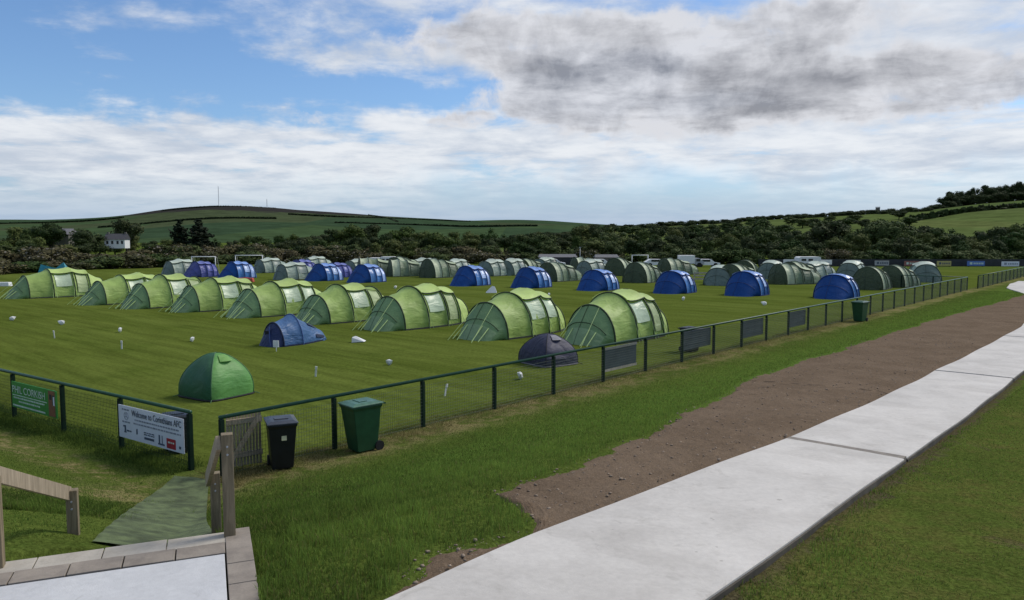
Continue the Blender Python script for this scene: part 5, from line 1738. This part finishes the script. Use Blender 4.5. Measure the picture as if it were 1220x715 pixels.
# hedgerows on the hills
def hedgerow(p0, p1, Yd0, Yd1, hgt, label, group, seed=0):
    r = np.random.default_rng(seed)
    n = 60
    V = []; tone = []; Vq = []
    cpts = []
    for k in range(max(300, int(abs(p1 - p0) * Yd0 / 900 / hgt * 22))):
        q = r.random()
        px_ = p0 + (p1 - p0) * q; yd = Yd0 + (Yd1 - Yd0) * q
        x = (px_ - 610) / 900 * yd
        cpts.append((x + r.standard_normal() * hgt * .25, yd + r.standard_normal() * hgt * .25, land(x, yd) + hgt * r.random() * .9))
    c = np.array(cpts); m = len(c)
    a = r.standard_normal((m, 3)); a /= np.linalg.norm(a, axis=1)[:, None]
    b = np.cross(a, r.standard_normal((m, 3))); b /= np.linalg.norm(b, axis=1)[:, None]
    s = hgt * (.45 + .5 * r.random((m, 1)))
    V = np.stack([c - a * s - b * s * .6, c + a * s - b * s * .5, c + a * s * .7 + b * s * .7, c - a * s * .8 + b * s * .6], 1).reshape(-1, 3)
    o0 = V.mean(0)
    me = quick_mesh('hedgerow', V - o0, np.arange(m * 4).reshape(-1, 4), M['farhedge' if hgt < 2.5 else 'leafdark'], False)
    tone_attr(me, np.repeat(r.random(m) * .8, 4))
    o = link('hedgerow', me, None, tuple(o0))
    return tag(o, label, 'hedge', group)
hedgerow(1083, 1142, 430, 465, 2.6, 'dark hedge line crossing the sloping field at the right, lower left part', 'hedges on the right hill', 1)
hedgerow(1142, 1300, 465, 470, 2.6, 'dark hedge line between upper and lower field under the hilltop wood', 'hedges on the right hill', 2)
HL = ['thin dark hedge on the left shoulder of the far hill, above the house', 'thin hedge along the heather just below the tall mast', 'long hedge crossing the far hill right of the short mast', 'short steep hedge running uphill on the right part of the far hill', 'low hedge at the foot of the far hill above the conifers', 'low hedge at the foot of the far hill behind the middle trees']
for k, (a, b, y0, y1) in enumerate(((-40, 150, 1700, 2000), (195, 330, 2350, 2300), (345, 560, 1800, 2150), (440, 475, 2450, 1700), (120, 330, 1350, 1500), (400, 640, 1450, 1600))):
    hedgerow(a, b, y0, y1, 2.4, HL[k], 'field hedges on the far hill', 10 + k)

# ================================================================== distant buildings and masts
def house():
    d = 185
    x, y, _ = place(141, 284, d)
    zb = CAM_H + (284 - 291.5) / 900 * d
    o = empty('house', (x, y, zb), R(8))
    o.scale = (.86, .86, .86)
    L_, Wd = 5.4, 4.0
    mb = MB(); mb.box((0, 0, .2), (L_, Wd, 2.44)); mb.obj('wall', M['render'], o)
    zt = 2.4
    mb = MB(); mb.add([(-L_ / 2 - .2, -Wd / 2 - .3, 1.45), (L_ / 2 + .2, -Wd / 2 - .3, 1.45), (L_ / 2 + .2, Wd / 2 + .3, 1.45), (-L_ / 2 - .2, Wd / 2 + .3, 1.45), (-L_ / 2 - .2, 0, 3.1), (L_ / 2 + .2, 0, 3.1)], [(3, 2, 1, 0), (0, 1, 5, 4), (1, 2, 5), (2, 3, 4, 5), (3, 0, 4)]); rf = mb.obj('roof', M['slate'], o)
    for x_ in (-L_ / 2 + .4, L_ / 2 - .4):
        mb = MB(); mb.box((x_, 0, 3.15), (.5, .5, .8)); mb.obj('chimney', M['stone'], rf)
    for x_ in (-1.9, -.6, .8, 2.0):
        mb = MB(); mb.box((x_, -Wd / 2 - .02, .65), (.55, .06, .9)); mb.obj('window', M['glass'], o)
    return tag(o, 'white house with a slate roof and four windows among the left trees', 'house')
house()
def cottage(px, ytop, d, L_, lab):
    x, y, hh = place(px, ytop, d)
    zt = CAM_H + (284 - ytop) / 900 * d
    o = empty('cottage', (x, y, zt - 4.5), R(-6))
    mb = MB(); mb.box((0, 0, 1.4), (L_, 4, 3.2)); mb.obj('wall', M['stone'], o)
    mb = MB(); mb.add([(-L_ / 2 - .2, -2.3, 2.98), (L_ / 2 + .2, -2.3, 2.98), (L_ / 2 + .2, 2.3, 2.98), (-L_ / 2 - .2, 2.3, 2.98), (-L_ / 2, 0, 4.5), (L_ / 2, 0, 4.5)], [(3, 2, 1, 0), (0, 1, 5, 4), (1, 2, 5), (2, 3, 4, 5), (3, 0, 4)]); mb.obj('roof', plain('pale_slate', (.20, .19, .19), .6), o)
    mb = MB(); mb.box((-L_ * .2, -2.02, 1.8), (.8, .06, .9)); mb.obj('window', M['glass'], o)
    return tag(o, lab, 'house')
cottage(80, 272.5, 196, 4.5, 'grey roofed cottage showing between dark trees left of the white house')
def mast(px, ytop, yd, label, thick):
    x = (px - 610) / 900 * yd
    zb = z_moor(x, yd) - 2; zt = CAM_H + (284 - ytop) / 900 * yd
    o = empty('radio_mast', (x, yd, zb)); Hh = zt - zb
    mb = MB()
    for k in range(3):
        a = k * 2.094
        mb.tube([(thick * math.cos(a), thick * math.sin(a), 0), (thick * math.cos(a), thick * math.sin(a), Hh)], .24, 5)
    n = int(Hh / 4)
    for k in range(n):
        for j in range(3):
            a = j * 2.094; b = a + 2.094
            mb.tube([(thick * math.cos(a), thick * math.sin(a), k * 4), (thick * math.cos(b), thick * math.sin(b), k * 4 + 4)], .12, 4, False)
    mb.obj('lattice', M['steel'], o)
    mb = MB(); mb.tube([(0, 0, Hh), (0, 0, Hh + 4)], .15, 5); mb.obj('antenna', M['steel'], o)
    return tag(o, label, 'mast')
mast(263, 223, 2560, 'tall thin lattice mast on the summit of the broad far hill', .8)
mast(320, 238, 2560, 'shorter lattice mast right of the tall one on the far hill', .8)
# church tower on the ridge
x = (1043 - 610) / 900 * 640; zb = land(x, 640)
o = empty('stone_tower', (x, 640, zb)); zt = CAM_H + (284 - 246.5) / 900 * 640
mb = MB(); mb.box((0, 0, (zt - zb) / 2 - 1), (2.6, 2.6, zt - zb)); mb.obj('shaft', M['stone'], o)
for sx in (-1, 1):
    for sy in (-1, 1):
        mb = MB(); mb.box((sx * 1.05, sy * 1.05, zt - zb - .6), (.5, .5, .8)); mb.obj('pinnacle', M['stone'], o)
tag(o, 'small square stone tower on the wooded skyline at right', 'tower')

# ================================================================== standing grass near the viewer
def blades(name, xy, hgt, wid, tone, mat, label, spread=.45, z=None):
    n = len(xy)
    z = ground_h(xy[:, 0], xy[:, 1]) - .005 if z is None else z
    a = rng.random(n) * 6.283
    dx_ = np.cos(a) * wid; dy_ = np.sin(a) * wid
    la = rng.random(n) * 6.283; ll = hgt * spread * rng.random(n) * 1.4
    base = np.stack([xy[:, 0], xy[:, 1], z], 1)
    v0 = base + np.stack([-dx_, -dy_, np.zeros(n)], 1); v1 = base + np.stack([dx_, dy_, np.zeros(n)], 1)
    mid = base + np.stack([np.cos(la) * ll * .35, np.sin(la) * ll * .35, hgt * .6], 1)
    m0 = mid + np.stack([-dx_, -dy_, np.zeros(n)], 1) * .7; m1 = mid + np.stack([dx_, dy_, np.zeros(n)], 1) * .7
    tip = base + np.stack([np.cos(la) * ll, np.sin(la) * ll, hgt * .97], 1)
    V = np.stack([v0, v1, m1, m0, tip], 1).reshape(-1, 3)
    b = (np.arange(n) * 5)[:, None]
    F = np.concatenate([b + np.array([[0, 1, 2]]), b + np.array([[0, 2, 3]]), b + np.array([[3, 2, 4]])])
    me = quick_mesh(name, V, F, mat, False)
    tone_attr(me, np.repeat(np.clip(tone, 0, 1), 5))
    return tag(link(name, me), label, 'grass', kind='stuff')
def st_of(xy):
    r_ = xy - F1
    return r_ @ NRM, r_ @ D
def patch_noise(xy, f=1.0, ph=0.):
    x, y = xy[:, 0] * f, xy[:, 1] * f
    return (np.sin(x * 1.3 + ph + 1.7 * np.sin(y * .8)) * np.sin(y * 1.1 + ph * 2 + 1.3 * np.sin(x * .7)) + .6 * np.sin(x * 3.1 - y * 2.3 + ph) * np.sin(y * 3.7 + x)) / 1.6
def slab_ok(xy, pad=.0):
    r_ = xy - SLAB_O
    a = r_ @ SA; b = r_ @ SB
    bad = (a < .58 + pad) & (b < .245 + pad)
    bad |= (a >= .5) & (a < 1.4) & (b < .02) & (b > -2.0)
    return ~bad
# long grass on the bank between terrace, fence and soil
N = 300000
t = -6.5 + 70 * rng.random(N) ** 2.6
s = .9 + 7.2 * rng.random(N)
xy = F1[None] + NRM[None] * s[:, None] + D[None] * t[:, None]
ok = (s < np.where(t < -5.0, PL(t), SE(t)) + .10 * rng.standard_normal(N) * .7) & (s < PL(t) - .01) & slab_ok(xy, -.02) & (xy[:, 1] > 4)
r_ = xy - SLAB_O
ok &= ~((r_ @ SB < -.1) & (r_ @ SA > 0) & (s > 2.6))
xy = xy[ok]; s = s[ok]; t = t[ok]
pn = patch_noise(xy, 1.4)
edge = np.exp(-((SE(t) - s) / .35) ** 2)
hgt = (.028 + .030 * np.clip(s / 5, 0, 1) + .022 * pn + .02 * edge) * (.55 + .9 * rng.random(len(xy)))
tuft = np.clip(patch_noise(xy, 4.3, 3.) * 1.3, -.6, 1) * np.interp(t, [0, 14], [1, .5])
hgt *= np.interp(t, [-6, 0, 10], [1.2, 1.0, .8]) * (1 + .55 * tuft)
blades('bank_grass', xy, np.clip(hgt, .012, .15), .0035 + .0045 * np.clip(t, 0, 40) / 20, .42 + .34 * pn + .22 * rng.standard_normal(len(xy)) + .14 * edge + .16 * tuft + .26 * np.exp(-((SE(t) - s - .9) / 1.0) ** 2) - .10 * (t < -2), M['blade'], 'long green grass growing on the bank')
sel = rng.random(len(xy)) < (.05 + .20 * np.clip(patch_noise(xy, .8, 7.), 0, 1)) * (s > 1.2)
blades('bank_straw', xy[sel] + .015, np.clip(hgt[sel] * 1.05, .012, .12), (.0035 + .0045 * np.clip(t, 0, 40) / 20)[sel], .30 + .3 * rng.standard_normal(sel.sum()), M['blade_dry'], 'dry yellowish blades among the bank grass', .8)
# short turf right of the path
N = 120000
t = -6 + 34 * rng.random(N) ** 1.9
s = 9.6 + 9 * rng.random(N) ** 1.3
xy = F1[None] + NRM[None] * s[:, None] + D[None] * t[:, None]
gapn = .10 + .16 * np.clip(patch_noise(np.stack([t, s], 1), 1.7), -.4, 1)
ok = s > PR(t) + np.maximum(.03, gapn) * (rng.random(N) < .85)
xy = xy[ok]; s = s[ok]; t = t[ok]
pn = patch_noise(xy, 1.1, 2.)
nearp = np.exp(-((s - PR(t)) / .3) ** 2)
hgt = (.020 + .014 * pn + .045 * nearp * np.clip(patch_noise(xy, 2.2) + .3, 0, 1) + .045 * np.clip(patch_noise(xy, 1.5, 1.) + .1, 0, 1) * np.exp(-((s - 10.5) / .9) ** 2) * (t < 0)) * (.5 + rng.random(len(xy)))
blades('verge_grass', xy, np.clip(hgt, .008, .14), .004 + .004 * np.clip(t, 0, 28) / 14, .50 + .34 * pn + .28 * rng.standard_normal(len(xy)), M['blade'], 'short grass on the verge right of the path')
sel = rng.random(len(xy)) < .25 + .55 * np.clip(patch_noise(xy, .9, 5.), 0, 1)
blades('verge_straw', xy[sel] + .02, np.clip(hgt[sel] * .9, .008, .06), .004 + .004 * np.clip(t[sel], 0, 28) / 14, .35 + .3 * rng.standard_normal(sel.sum()), M['blade_dry'], 'dry blades among the verge grass right of the path', 1.1)
# turf on the left of the steps
N = 60000
xy = np.stack([-11 + 8 * rng.random(N), 6.5 + 8 * rng.random(N)], 1)
s2 = (xy - CC) @ N2
ok = (s2 > .5) & slab_ok(xy) & (((xy - F1) @ NRM) < 4.5)
# keep off the mat
c0_ = (pa[0] + pa[1]) / 2; c1_ = (pb[0] + pb[1]) / 2; md = c1_ - c0_; mL = np.linalg.norm(md); md = md / mL
al = (xy - c0_) @ md; ac = np.abs((xy - c0_) @ np.array([-md[1], md[0]]))
_yy = (xy[:, 1] - 7.6) / 5.6
ok &= ~((xy[:, 0] > np.interp(_yy, _uu, _ml[0][1]) - .02) & (xy[:, 0] < np.interp(_yy, _uu, _mr[0][1]) + .1) & (xy[:, 1] < 13.4) & (rng.random(N) < .72))
xy = xy[ok]
pn = patch_noise(xy, 1.3, 4.)
blades('lawn_grass', xy, np.clip((.022 + .012 * pn) * (.5 + rng.random(len(xy))), .008, .1), .004, .36 + .25 * pn + .2 * rng.standard_normal(len(xy)), M['blade'], 'short grass on the lawn left of the steps')
# straw and rank tufts at the feet of both fences
N = 60000
t = -2.6 + 40 * rng.random(N) ** 1.5
s = .15 + .55 * rng.standard_normal(N)
xy1 = F1[None] + NRM[None] * s[:, None] + D[None] * t[:, None]
pn1 = patch_noise(xy1, 1.6, 1.)
h1 = (.030 + .05 * np.clip(pn1, 0, 1)) * np.exp(-(s / .9) ** 2) * (.5 + rng.random(N))
t2 = 14 * rng.random(26000); s2 = .10 + .38 * rng.standard_normal(26000)
xy2 = CC[None] + N2[None] * s2[:, None] + E_[None] * t2[:, None]
pn2 = patch_noise(xy2, 1.6, 3.)
h2 = (.09 + .12 * np.clip(pn2, 0, 1)) * np.exp(-(s2 / .6) ** 2) * (.4 + rng.random(26000))
blades('fence_straw', xy1[h1 > .012], h1[h1 > .012], .005, .50 + .3 * pn1[h1 > .012] + .25 * rng.standard_normal((h1 > .012).sum()), M['blade_dry'], 'dry strimmed straw along the foot of the long fence', .9)
blades('fence_tufts', xy2[h2 > .012], h2[h2 > .012], .005, .16 + .15 * pn2[h2 > .012] + .16 * rng.standard_normal((h2 > .012).sum()), M['blade'], 'rank dark grass tufts along the foot of the left fence', .6)

# repeats that differ only by place: say which one of the few neighbours it is
byl = {}
for o in COL.objects:
    if o.parent is None and o.get('label') and o.get('group'):
        byl.setdefault(o['label'], []).append(o)
for l, os_ in byl.items():
    ords = ('leftmost one', 'second one', 'third one', 'fourth one', 'fifth one', 'sixth one', 'seventh one', 'eighth one', 'ninth one')
    words = ords[:len(os_) - 1] + ('rightmost one',) if 2 <= len(os_) <= 9 else None
    if words and len(l.split()) + len(words[0].split()) <= 16:
        for o, w in zip(sorted(os_, key=lambda q: q.location.x / max(q.location.y, 1)), words):
            o['label'] = l + ', ' + w
